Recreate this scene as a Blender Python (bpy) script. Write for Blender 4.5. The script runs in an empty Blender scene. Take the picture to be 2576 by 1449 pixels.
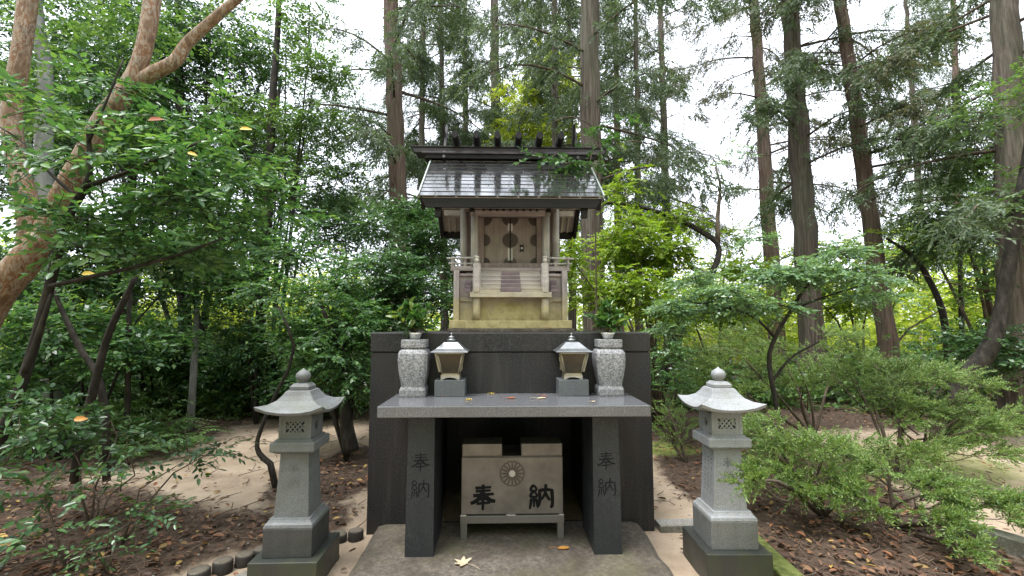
import bpy, bmesh, math, random
import numpy as np
from mathutils import Vector, Matrix, noise as mnoise

random.seed(7)
RNG = np.random.default_rng(11)
PI = math.pi
scene = bpy.context.scene
COL = scene.collection

# ------------------------------------------------------------------ camera, sky, sun, exposure
EYE = 1.55
FPX = 1150.0                      # focal length in pixels of a 2576 wide picture
PITCH = math.atan(97.5 / FPX)
cam = bpy.data.cameras.new('camera')
cam.lens = 36.0 * FPX / 2576.0
cam.sensor_width = 36.0
cam.clip_start = 0.05
cam.clip_end = 600
camo = bpy.data.objects.new('camera', cam)
COL.objects.link(camo)
camo.location = (0, 0, EYE)
camo.rotation_euler = (PI / 2 + PITCH, 0, 0)
scene.camera = camo

SUN_EL, SUN_AZ = math.radians(74), math.radians(-125)     # azimuth from +Y towards +X
world = bpy.data.worlds.new('World')
scene.world = world
world.use_nodes = True
wn, wl = world.node_tree.nodes, world.node_tree.links
wn.clear()
sky = wn.new('ShaderNodeTexSky')
sky.sky_type = 'NISHITA'
sky.sun_disc = False
sky.sun_elevation = SUN_EL
sky.sun_rotation = SUN_AZ
sky.air_density = 1.0
sky.dust_density = 4.0
hs = wn.new('ShaderNodeHueSaturation')
hs.inputs['Saturation'].default_value = 0.16             # overcast: the cloud layer takes the blue out
mixw = wn.new('ShaderNodeMix')
mixw.data_type = 'RGBA'
mixw.inputs['Factor'].default_value = 0.55
mixw.inputs['B'].default_value = (7.7, 8.2, 9.4, 1)      # even cloud layer
bg = wn.new('ShaderNodeBackground')
bg.inputs['Strength'].default_value = 0.12
wo = wn.new('ShaderNodeOutputWorld')
wl.new(sky.outputs[0], hs.inputs['Color'])
wl.new(hs.outputs[0], mixw.inputs['A'])
wl.new(mixw.outputs['Result'], bg.inputs['Color'])
wl.new(bg.outputs[0], wo.inputs['Surface'])

sun = bpy.data.lights.new('sun', 'SUN')
sun.energy = 1.5
sun.angle = math.radians(22)
sun.color = (1.0, 0.985, 0.96)
suno = bpy.data.objects.new('sun', sun)
COL.objects.link(suno)
sd = Vector((math.sin(SUN_AZ) * math.cos(SUN_EL), math.cos(SUN_AZ) * math.cos(SUN_EL), math.sin(SUN_EL)))
suno.rotation_euler = sd.to_track_quat('Z', 'Y').to_euler()
suno.location = sd * 40

scene.view_settings.view_transform = 'Standard'
scene.view_settings.look = 'None'
scene.view_settings.exposure = 1.8
scene.view_settings.gamma = 1.0
scene.view_settings.use_curve_mapping = False
scene.render.engine = 'CYCLES'
cy = scene.cycles
cy.max_bounces = 7
cy.diffuse_bounces = 4
cy.glossy_bounces = 3
cy.transmission_bounces = 5
cy.transparent_max_bounces = 6
cy.caustics_reflective = False
cy.caustics_refractive = False
cy.sample_clamp_indirect = 6.0
cy.use_denoising = True
try:
    cy.denoiser = 'OPENIMAGEDENOISE'
except Exception:
    pass


def U(px, py, Y):
    """point at depth Y seen at (px, py) of a 2576 x 1449 picture -> world"""
    u, v = (px - 1288) / FPX, (724.5 - py) / FPX
    c, s = math.cos(PITCH), math.sin(PITCH)
    k = Y / (c - v * s)
    return Vector((u * k, Y, EYE + (s + v * c) * k))


def GY(py, z=0.0):
    """depth at which a level of height z is seen at py"""
    v = (724.5 - py) / FPX
    c, s = math.cos(PITCH), math.sin(PITCH)
    return (z - EYE) / (s + v * c) * (c - v * s)


# ------------------------------------------------------------------ materials
MATS = {}


def newmat(name):
    m = bpy.data.materials.new(name)
    m.use_nodes = True
    nt = m.node_tree
    nt.nodes.clear()
    out = nt.nodes.new('ShaderNodeOutputMaterial')
    bs = nt.nodes.new('ShaderNodeBsdfPrincipled')
    nt.links.new(bs.outputs[0], out.inputs['Surface'])
    MATS[name] = m
    return m, nt, bs, out


def N(nt, t, **kw):
    n = nt.nodes.new(t)
    for k, v in kw.items():
        if k in n.inputs:
            n.inputs[k].default_value = v
        else:
            setattr(n, k, v)
    return n


def ramp(nt, stops, interp='LINEAR'):
    r = nt.nodes.new('ShaderNodeValToRGB')
    r.color_ramp.interpolation = interp
    el = r.color_ramp.elements
    while len(el) < len(stops):
        el.new(0.5)
    for e, (p, c) in zip(el, stops):
        e.position = p
        e.color = (*c, 1) if len(c) == 3 else c
    return r


def coords(nt, scale=(1, 1, 1), kind='Object'):
    tc = nt.nodes.new('ShaderNodeTexCoord')
    mp = nt.nodes.new('ShaderNodeMapping')
    mp.inputs['Scale'].default_value = scale
    nt.links.new(tc.outputs[kind], mp.inputs['Vector'])
    return mp.outputs[0]


def mixc(nt, fac, a, b, mode='MIX'):
    m = nt.nodes.new('ShaderNodeMix')
    m.data_type = 'RGBA'
    m.blend_type = mode
    for sock, val in (('Factor', fac), ('A', a), ('B', b)):
        if hasattr(val, 'is_linked') or hasattr(val, 'links'):
            nt.links.new(val, m.inputs[sock] if sock == 'Factor' else [i for i in m.inputs if i.name == sock and i.type == 'RGBA'][0])
        else:
            if sock == 'Factor':
                m.inputs['Factor'].default_value = val
            else:
                i = [i for i in m.inputs if i.name == sock and i.type == 'RGBA'][0]
                i.default_value = (*val, 1) if len(val) == 3 else val
    return [o for o in m.outputs if o.type == 'RGBA'][0]


def bump(nt, bs, h, strength=0.3, dist=0.01):
    b = nt.nodes.new('ShaderNodeBump')
    b.inputs['Strength'].default_value = strength
    b.inputs['Distance'].default_value = dist
    nt.links.new(h, b.inputs['Height'])
    nt.links.new(b.outputs[0], bs.inputs['Normal'])


def noise(nt, vec, scale, detail=3, rough=0.55):
    n = N(nt, 'ShaderNodeTexNoise', Scale=scale, Detail=detail, Roughness=rough)
    nt.links.new(vec, n.inputs['Vector'])
    return n.outputs['Fac']


def granite(name, lo, mid, hi, rough=0.6, speck=260, stain=(0.10, 0.10, 0.07), stain_amt=0.5, algae=None, bumpy=0.25, spec=0.5, streak=None):
    m, nt, bs, out = newmat(name)
    v = coords(nt)
    sp = noise(nt, v, speck, 2, 0.7)
    r = ramp(nt, [(0.36, lo), (0.5, mid), (0.66, hi)])
    nt.links.new(sp, r.inputs[0])
    big = noise(nt, v, 4.0, 5, 0.62)
    r2 = ramp(nt, [(0.42, (0, 0, 0)), (0.72, (1, 1, 1))])
    nt.links.new(big, r2.inputs[0])
    mul = N(nt, 'ShaderNodeMath', operation='MULTIPLY')
    nt.links.new(r2.outputs[0], mul.inputs[0])
    mul.inputs[1].default_value = stain_amt
    c = mixc(nt, mul.outputs[0], r.outputs[0], stain)
    # rain streaks running down the faces
    vs = coords(nt, (14, 14, 0.8))
    st = noise(nt, vs, 1.6, 4, 0.6)
    r3 = ramp(nt, [(0.52, (0, 0, 0)), (0.78, (1, 1, 1))])
    nt.links.new(st, r3.inputs[0])
    mul2 = N(nt, 'ShaderNodeMath', operation='MULTIPLY')
    nt.links.new(r3.outputs[0], mul2.inputs[0])
    mul2.inputs[1].default_value = stain_amt * 0.6
    c = mixc(nt, mul2.outputs[0], c, streak or tuple(x * 0.55 for x in mid))
    if algae:
        al = noise(nt, v, 2.3, 5, 0.65)
        r4 = ramp(nt, [(0.5, (0, 0, 0)), (0.68, (1, 1, 1))])
        nt.links.new(al, r4.inputs[0])
        mul3 = N(nt, 'ShaderNodeMath', operation='MULTIPLY')
        nt.links.new(r4.outputs[0], mul3.inputs[0])
        mul3.inputs[1].default_value = algae[1]
        c = mixc(nt, mul3.outputs[0], c, algae[0])
    nt.links.new(c, bs.inputs['Base Color'])
    rr = ramp(nt, [(0.35, (rough * 0.8,) * 3), (0.7, (min(1, rough * 1.25),) * 3)])
    nt.links.new(big, rr.inputs[0])
    nt.links.new(rr.outputs[0], bs.inputs['Roughness'])
    bs.inputs['Specular IOR Level'].default_value = spec
    bump(nt, bs, sp, bumpy, 0.004)
    return m


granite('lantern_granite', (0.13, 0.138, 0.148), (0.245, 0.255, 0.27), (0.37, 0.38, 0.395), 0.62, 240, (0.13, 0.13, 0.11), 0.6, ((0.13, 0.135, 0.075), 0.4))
granite('shaded_lantern_granite', (0.0651, 0.0696, 0.0734), (0.1170, 0.1236, 0.1288), (0.1788, 0.1847, 0.1899), 0.66, 240, (0.0723, 0.0765, 0.0595), 0.8, ((0.09, 0.10, 0.05), 0.6))  # darker copy for the left lantern, shade put into its colour
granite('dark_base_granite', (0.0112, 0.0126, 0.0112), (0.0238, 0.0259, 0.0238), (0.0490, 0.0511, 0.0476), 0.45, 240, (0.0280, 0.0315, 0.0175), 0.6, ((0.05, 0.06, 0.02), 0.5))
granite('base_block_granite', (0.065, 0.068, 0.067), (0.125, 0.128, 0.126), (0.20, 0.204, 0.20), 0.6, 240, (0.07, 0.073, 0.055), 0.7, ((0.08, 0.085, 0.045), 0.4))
granite('shaded_block_granite', (0.0184, 0.0194, 0.0189), (0.0368, 0.0383, 0.0378), (0.0630, 0.0651, 0.0640), 0.6, 240, (0.0210, 0.0226, 0.0168), 0.8)  # left base block, the bush's shade put into its colour
granite('vase_granite', (0.10, 0.10, 0.108), (0.22, 0.22, 0.23), (0.38, 0.38, 0.39), 0.7, 80, (0.13, 0.13, 0.125), 0.7)
granite('plinth_granite', (0.0062, 0.0062, 0.0071), (0.0175, 0.0175, 0.0193), (0.0473, 0.0463, 0.0495), 0.42, 110, (0.0257, 0.0222, 0.0200), 1.0, None, 0.2, 0.35, (0.060, 0.055, 0.052))
granite('table_granite', (0.0630, 0.0657, 0.0720), (0.1035, 0.1071, 0.1161), (0.1620, 0.1656, 0.1755), 0.2, 230, (0.0675, 0.0630, 0.0594), 0.5, None, 0.03, 0.8)
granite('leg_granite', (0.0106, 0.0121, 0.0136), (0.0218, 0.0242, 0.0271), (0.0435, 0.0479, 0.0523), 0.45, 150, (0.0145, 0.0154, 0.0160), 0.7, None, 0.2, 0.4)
granite('pedestal_granite', (0.0595, 0.0654, 0.0706), (0.1020, 0.1088, 0.1156), (0.1530, 0.1615, 0.1700), 0.5, 260, (0.0680, 0.0706, 0.0723), 0.4)
granite('concrete', (0.0527, 0.0448, 0.0369), (0.0870, 0.0711, 0.0553), (0.1318, 0.1107, 0.0896), 0.85, 34, (0.0395, 0.0295, 0.0201), 0.95, ((0.085, 0.085, 0.035), 0.4), 0.4)
granite('kerb_concrete', (0.13, 0.125, 0.115), (0.21, 0.20, 0.185), (0.30, 0.29, 0.27), 0.85, 80, (0.10, 0.085, 0.06), 0.8, ((0.06, 0.075, 0.025), 0.5), 0.5)


def plain(name, col, rough=0.6, metal=0.0, spec=0.5, var=0.25, scale=8, bumpy=0.0, nscale=60):
    m, nt, bs, out = newmat(name)
    v = coords(nt)
    n = noise(nt, v, scale, 4, 0.6)
    r = ramp(nt, [(0.3, tuple(c * (1 - var) for c in col)), (0.7, tuple(min(1, c * (1 + var)) for c in col))])
    nt.links.new(n, r.inputs[0])
    nt.links.new(r.outputs[0], bs.inputs['Base Color'])
    bs.inputs['Roughness'].default_value = rough
    bs.inputs['Metallic'].default_value = metal
    bs.inputs['Specular IOR Level'].default_value = spec
    if bumpy:
        bump(nt, bs, noise(nt, v, nscale, 3), bumpy, 0.003)
    return m


def wood(name, a, b, rough=0.75, axis='Z', algae=0.0, zr=(1.56, 1.86)):
    m, nt, bs, out = newmat(name)
    sc = {'Z': (40, 40, 2.2), 'X': (2.2, 40, 40), 'Y': (40, 2.2, 40)}[axis]
    v = coords(nt, sc)
    g = noise(nt, v, 1.0, 5, 0.62)
    r = ramp(nt, [(0.3, a), (0.68, b)])
    nt.links.new(g, r.inputs[0])
    w = coords(nt)
    pat = noise(nt, w, 7, 4, 0.6)
    r2 = ramp(nt, [(0.42, (0, 0, 0)), (0.75, (0.55, 0.55, 0.55))])
    nt.links.new(pat, r2.inputs[0])
    c = mixc(nt, r2.outputs[0], r.outputs[0], tuple(x * 0.55 for x in a))
    if algae > 0:
        # algae film that has crept up the lower boards, uneven upper limit
        ge = nt.nodes.new('ShaderNodeNewGeometry')
        sp = nt.nodes.new('ShaderNodeSeparateXYZ')
        nt.links.new(ge.outputs['Position'], sp.inputs[0])
        mr = N(nt, 'ShaderNodeMapRange')
        mr.inputs['From Min'].default_value = zr[0]
        mr.inputs['From Max'].default_value = zr[1]
        mr.inputs['To Min'].default_value = 1.0
        mr.inputs['To Max'].default_value = 0.0
        nt.links.new(sp.outputs['Z'], mr.inputs['Value'])
        n2 = noise(nt, ge.outputs['Position'], 5.0, 5, 0.65)
        ad = N(nt, 'ShaderNodeMath', operation='ADD')
        nt.links.new(mr.outputs[0], ad.inputs[0])
        nt.links.new(n2, ad.inputs[1])
        r3 = ramp(nt, [(0.62, (0, 0, 0)), (1.0, (1, 1, 1))])
        nt.links.new(ad.outputs[0], r3.inputs[0])
        mu = N(nt, 'ShaderNodeMath', operation='MULTIPLY')
        mu.inputs[1].default_value = algae
        nt.links.new(r3.outputs[0], mu.inputs[0])
        n3 = noise(nt, ge.outputs['Position'], 14.0, 4, 0.6)
        r4 = ramp(nt, [(0.3, (0.24, 0.20, 0.07)), (0.6, (0.44, 0.37, 0.17)), (0.8, (0.17, 0.165, 0.085))])
        nt.links.new(n3, r4.inputs[0])
        c = mixc(nt, mu.outputs[0], c, r4.outputs[0])
    nt.links.new(c, bs.inputs['Base Color'])
    bs.inputs['Roughness'].default_value = rough
    bs.inputs['Specular IOR Level'].default_value = 0.25
    bump(nt, bs, g, 0.35, 0.003)
    return m


wood('shrine_wood', (0.2866, 0.2451, 0.2408), (0.4551, 0.4085, 0.3999), algae=0.7)
wood('shrine_wood_beam', (0.2697, 0.2279, 0.2279), (0.4298, 0.3741, 0.3698), axis='X', algae=0.85)
wood('stair_wood', (0.3877, 0.3440, 0.3311), (0.5900, 0.5418, 0.5160), axis='X', algae=0.45, zr=(1.68, 1.98))
wood('pillar_wood', (0.36, 0.345, 0.335), (0.56, 0.535, 0.52))
wood('inner_wood', (0.1680, 0.1240, 0.1160), (0.2640, 0.2080, 0.1920))
wood('door_wood', (0.1944, 0.1584, 0.1440), (0.2736, 0.2304, 0.2088))  # darkened: the shade under the eaves is put into the colour
wood('rafter_wood', (0.3570, 0.3145, 0.2890), (0.5100, 0.4590, 0.4165), axis='Y')
wood('dark_wood', (0.0048, 0.0039, 0.0036), (0.0156, 0.0132, 0.0126), 0.55, axis='X')
wood('ridge_wood', (0.035, 0.03, 0.034), (0.085, 0.072, 0.08), 0.5, axis='X')
plain('black_fitting', (0.012, 0.010, 0.010), 0.7, 0.0, 0.2)
plain('door_fitting', (0.0510, 0.0372, 0.0330), 0.6, 0.2)
plain('tread_plate', (0.17, 0.125, 0.145), 0.55, 0.2)
plain('metal_cap', (0.45, 0.42, 0.38), 0.45, 0.7)
plain('copper_edge', (0.30, 0.34, 0.32), 0.4, 0.5)
plain('box_steel', (0.165, 0.147, 0.134), 0.36, 0.5, var=0.28, scale=6)
plain('box_rail_steel', (0.17, 0.162, 0.152), 0.4, 0.6, var=0.12, scale=3)
plain('bright_steel', (0.75, 0.74, 0.72), 0.25, 0.8)
plain('black_paint', (0.005, 0.005, 0.006), 0.6, spec=0.15)
plain('crest_line', (0.035, 0.025, 0.018), 0.5)
plain('crest_white', (0.42, 0.40, 0.37), 0.5)
plain('carved_shadow', (0.007, 0.008, 0.009), 0.8, spec=0.2)  # for raised strokes; the shade of carved grooves is put into the colour
plain('carved_grey', (0.12, 0.122, 0.122), 0.8, spec=0.2)  # fainter groove shade, also put into the colour of raised strokes
plain('lamp_roof', (0.22, 0.23, 0.235), 0.34, 0.8, var=0.2, scale=20)
plain('lamp_frame', (0.40, 0.35, 0.26), 0.38, 0.8)
plain('lamp_dark', (0.09, 0.08, 0.075), 0.45, 0.6)
plain('amber_glass', (0.045, 0.032, 0.012), 0.12, 0.0, 0.6, var=0.35, scale=9)
plain('litter_twig', (0.10, 0.065, 0.045), 0.8)
plain('log_side', (0.022, 0.017, 0.014), 0.85, bumpy=0.5)
plain('log_end', (0.095, 0.08, 0.06), 0.85, var=0.3, scale=30)

# wet slate-like shingles
m, nt, bs, out = newmat('roof_shingle')
v = coords(nt)
oi = nt.nodes.new('ShaderNodeObjectInfo')
rr = ramp(nt, [(0.0, (0.009, 0.010, 0.012)), (0.5, (0.017, 0.019, 0.022)), (1.0, (0.03, 0.033, 0.036))])
nt.links.new(oi.outputs['Random'], rr.inputs[0])
n1 = noise(nt, v, 9, 5, 0.65)
r2 = ramp(nt, [(0.4, (0, 0, 0)), (0.75, (0.6, 0.6, 0.6))])
nt.links.new(n1, r2.inputs[0])
c = mixc(nt, r2.outputs[0], rr.outputs[0], (0.045, 0.048, 0.045))
nt.links.new(c, bs.inputs['Base Color'])
r3 = ramp(nt, [(0.35, (0.09,) * 3), (0.75, (0.30,) * 3)])
nt.links.new(n1, r3.inputs[0])
nt.links.new(r3.outputs[0], bs.inputs['Roughness'])
bs.inputs['Specular IOR Level'].default_value = 0.9
bs.inputs['Coat Weight'].default_value = 1.0
bs.inputs['Coat IOR'].default_value = 2.1
bs.inputs['Coat Roughness'].default_value = 0.08
bump(nt, bs, noise(nt, v, 9, 2), 0.10, 0.006)


def bark(name, cols, scale=(22, 22, 1.6), depth=0.7, rough=0.9, moss=None, dist=0.02):
    m, nt, bs, out = newmat(name)
    v = coords(nt, scale)
    n1 = noise(nt, v, 1.0, 6, 0.65)
    r = ramp(nt, [(0.28, cols[0]), (0.5, cols[1]), (0.72, cols[2])])
    nt.links.new(n1, r.inputs[0])
    c = r.outputs[0]
    if moss:
        v2 = coords(nt, (1.6, 1.6, 0.5))
        n2 = noise(nt, v2, 1.0, 5, 0.6)
        r2 = ramp(nt, [(0.45, (0, 0, 0)), (0.7, (moss[1],) * 3)])
        nt.links.new(n2, r2.inputs[0])
        c = mixc(nt, r2.outputs[0], c, moss[0])
    nt.links.new(c, bs.inputs['Base Color'])
    bs.inputs['Roughness'].default_value = rough
    bs.inputs['Specular IOR Level'].default_value = 0.2
    bump(nt, bs, n1, depth, dist)
    return m


bark('cedar_bark', ((0.04, 0.031, 0.026), (0.115, 0.09, 0.075), (0.22, 0.18, 0.155)), (26, 26, 1.5), 1.0, moss=((0.085, 0.10, 0.06), 0.75), dist=.035)
bark('red_cedar_bark', ((0.048, 0.032, 0.025), (0.14, 0.095, 0.075), (0.25, 0.185, 0.15)), (26, 26, 1.5), 1.0, moss=((0.10, 0.105, 0.066), 0.5), dist=.035)
bark('dark_bark', ((0.012, 0.010, 0.009), (0.03, 0.025, 0.02), (0.07, 0.06, 0.048)), (18, 18, 6), 0.8, 0.8)
bark('brown_bark', ((0.04, 0.03, 0.022), (0.09, 0.068, 0.05), (0.16, 0.13, 0.10)), (18, 18, 5), 0.8)
bark('grey_bark', ((0.10, 0.10, 0.09), (0.18, 0.18, 0.165), (0.28, 0.28, 0.255)), (10, 10, 3), 0.4)
# smooth peeling bark with orange, tan and cream plates
m, nt, bs, out = newmat('peeling_bark')
v = coords(nt, (10, 10, 4.2))
n0 = N(nt, 'ShaderNodeTexNoise', Scale=1.2, Detail=5.0, Roughness=0.6, Distortion=0.2)
nt.links.new(v, n0.inputs['Vector'])
r = ramp(nt, [(0.0, (0.20, 0.115, 0.06)), (0.40, (0.36, 0.21, 0.115)), (0.45, (0.50, 0.40, 0.30)), (0.51, (0.33, 0.15, 0.06)), (0.57, (0.54, 0.46, 0.37)), (0.64, (0.24, 0.16, 0.10))], 'CONSTANT')
nt.links.new(n0.outputs['Fac'], r.inputs[0])
n1 = noise(nt, v, 3.2, 5, 0.6)
c = mixc(nt, 0.4, r.outputs[0], (0.17, 0.095, 0.05))
rx = ramp(nt, [(0.35, (0.5, 0.48, 0.46)), (0.65, (0.9, 0.88, 0.86))])
nt.links.new(n1, rx.inputs[0])
c = mixc(nt, 1.0, c, rx.outputs[0], 'MULTIPLY')
nt.links.new(c, bs.inputs['Base Color'])
bs.inputs['Roughness'].default_value = 0.6
bump(nt, bs, r.outputs[0], 0.5, 0.012)


def leafmat(name, stops, rough=0.4, trans=0.3, tint=(1.2, 1.25, 0.6), spec=0.5):
    m, nt, bs, out = newmat(name)
    ge = nt.nodes.new('ShaderNodeNewGeometry')
    k = len(stops)
    r = ramp(nt, [(i / (k - 1) if k > 1 else 0, c) if not (len(c) == 2) else c for i, c in enumerate(stops)])
    nt.links.new(ge.outputs['Random Per Island'], r.inputs[0])
    nt.links.new(r.outputs[0], bs.inputs['Base Color'])
    bs.inputs['Roughness'].default_value = rough
    bs.inputs['Specular IOR Level'].default_value = spec
    tr = nt.nodes.new('ShaderNodeBsdfTranslucent')
    tc = mixc(nt, 1.0, r.outputs[0], tint, 'MULTIPLY')
    nt.links.new(tc, tr.inputs['Color'])
    mx = nt.nodes.new('ShaderNodeMixShader')
    mx.inputs[0].default_value = trans
    nt.links.new(bs.outputs[0], mx.inputs[1])
    nt.links.new(tr.outputs[0], mx.inputs[2])
    nt.links.new(mx.outputs[0], out.inputs['Surface'])
    return m


leafmat('leaf_dark', [(0.022, 0.055, 0.022), (0.04, 0.095, 0.034), (0.06, 0.135, 0.042), (0.10, 0.18, 0.06)], 0.28, 0.3)
leafmat('leaf_glossy', [(0.035, 0.09, 0.037), (0.06, 0.14, 0.052), (0.095, 0.20, 0.065), (0.155, 0.26, 0.08)], 0.3, 0.4)
leafmat('leaf_mid', [(0.055, 0.12, 0.04), (0.085, 0.165, 0.05), (0.12, 0.21, 0.06), (0.17, 0.26, 0.08)], 0.4, 0.4)
leafmat('leaf_pale', [(0.09, 0.17, 0.10), (0.13, 0.22, 0.12), (0.17, 0.28, 0.14), (0.21, 0.32, 0.13)], 0.36, 0.4)
leafmat('leaf_bright', [(0.1120, 0.1920, 0.0200), (0.1600, 0.2640, 0.0280), (0.2160, 0.3200, 0.0360), (0.2880, 0.3360, 0.0480)], 0.5, 0.5)
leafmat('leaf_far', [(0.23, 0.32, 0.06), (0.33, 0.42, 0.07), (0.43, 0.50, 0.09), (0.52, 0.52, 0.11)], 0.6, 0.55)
leafmat('leaf_cedar', [(0.05, 0.085, 0.045), (0.075, 0.115, 0.06), (0.10, 0.15, 0.075), (0.14, 0.18, 0.10)], 0.6, 0.38)
leafmat('leaf_cedar_brown', [(0.07, 0.085, 0.05), (0.10, 0.11, 0.065), (0.12, 0.14, 0.075), (0.17, 0.14, 0.09)], 0.6, 0.38)
leafmat('leaf_juniper', [(0.085, 0.155, 0.042), (0.13, 0.215, 0.06), (0.18, 0.27, 0.078), (0.26, 0.32, 0.10)], 0.55, 0.35)
leafmat('leaf_fern', [(0.06, 0.14, 0.04), (0.09, 0.18, 0.05), (0.13, 0.23, 0.07)], 0.5, 0.4)
leafmat('leaf_sakaki', [(0.03, 0.085, 0.022), (0.05, 0.125, 0.032), (0.075, 0.165, 0.042), (0.20, 0.24, 0.055)], 0.28, 0.35)
leafmat('leaf_yellow', [(0.62, 0.42, 0.06), (0.70, 0.52, 0.10)], 0.5, 0.3, (1, 0.9, 0.5))
leafmat('leaf_red', [(0.30, 0.08, 0.035), (0.42, 0.13, 0.05)], 0.5, 0.3, (1, 0.7, 0.5))
leafmat('leaf_orange', [(0.55, 0.24, 0.05), (0.60, 0.30, 0.08)], 0.5, 0.3, (1, 0.8, 0.5))
leafmat('leaf_tan', [(0.50, 0.40, 0.27), (0.56, 0.46, 0.32)], 0.6, 0.2, (1, 0.9, 0.7))
leafmat('litter', [(0.04, 0.024, 0.016), (0.085, 0.045, 0.028), (0.12, 0.06, 0.035), (0.13, 0.075, 0.045), (0.22, 0.09, 0.04), (0.19, 0.12, 0.07), (0.09, 0.05, 0.035), (0.07, 0.04, 0.03), (0.40, 0.27, 0.08)], 0.65, 0.12, (1, 0.8, 0.6), 0.3)

# ground: sand, leaf mould and moss, weights stored per vertex (R mould, G moss)
m, nt, bs, out = newmat('ground')
v = coords(nt)
at = nt.nodes.new('ShaderNodeAttribute')
at.attribute_name = 'soil'
sep = nt.nodes.new('ShaderNodeSeparateColor')
nt.links.new(at.outputs['Color'], sep.inputs[0])
nA = noise(nt, v, 1.6, 6, 0.62)
nB = noise(nt, v, 22, 5, 0.7)
sand = ramp(nt, [(0.3, (0.20, 0.15, 0.105)), (0.5, (0.31, 0.242, 0.175)), (0.72, (0.40, 0.325, 0.245))])
nt.links.new(nA, sand.inputs[0])
mould = ramp(nt, [(0.3, (0.028, 0.02, 0.014)), (0.55, (0.07, 0.047, 0.033)), (0.75, (0.14, 0.10, 0.07))])
nt.links.new(nB, mould.inputs[0])
moss = ramp(nt, [(0.3, (0.07, 0.085, 0.022)), (0.6, (0.14, 0.16, 0.04)), (0.8, (0.24, 0.23, 0.10))])
nt.links.new(nB, moss.inputs[0])


def edge(val, n, amt=0.55):
    a = N(nt, 'ShaderNodeMath', operation='MULTIPLY_ADD')
    nt.links.new(n, a.inputs[0])
    a.inputs[1].default_value = amt
    a.inputs[2].default_value = -amt / 2
    b = N(nt, 'ShaderNodeMath', operation='ADD')
    nt.links.new(val, b.inputs[0])
    nt.links.new(a.outputs[0], b.inputs[1])
    r = ramp(nt, [(0.28, (0, 0, 0)), (0.74, (1, 1, 1))])
    nt.links.new(b.outputs[0], r.inputs[0])
    return r.outputs[0]


n6 = noise(nt, v, 5.0, 6, 0.7)
c = mixc(nt, edge(sep.outputs[0], n6, 1.25), sand.outputs[0], mould.outputs[0])
c = mixc(nt, edge(sep.outputs[1], n6, 0.8), c, moss.outputs[0])
nt.links.new(c, bs.inputs['Base Color'])
bs.inputs['Roughness'].default_value = 0.9
bs.inputs['Specular IOR Level'].default_value = 0.2
bump(nt, bs, nB, 0.6, 0.02)
bark('moss_wood', ((0.05, 0.06, 0.018), (0.10, 0.12, 0.03), (0.17, 0.18, 0.07)), (20, 20, 20), 0.6)


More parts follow.
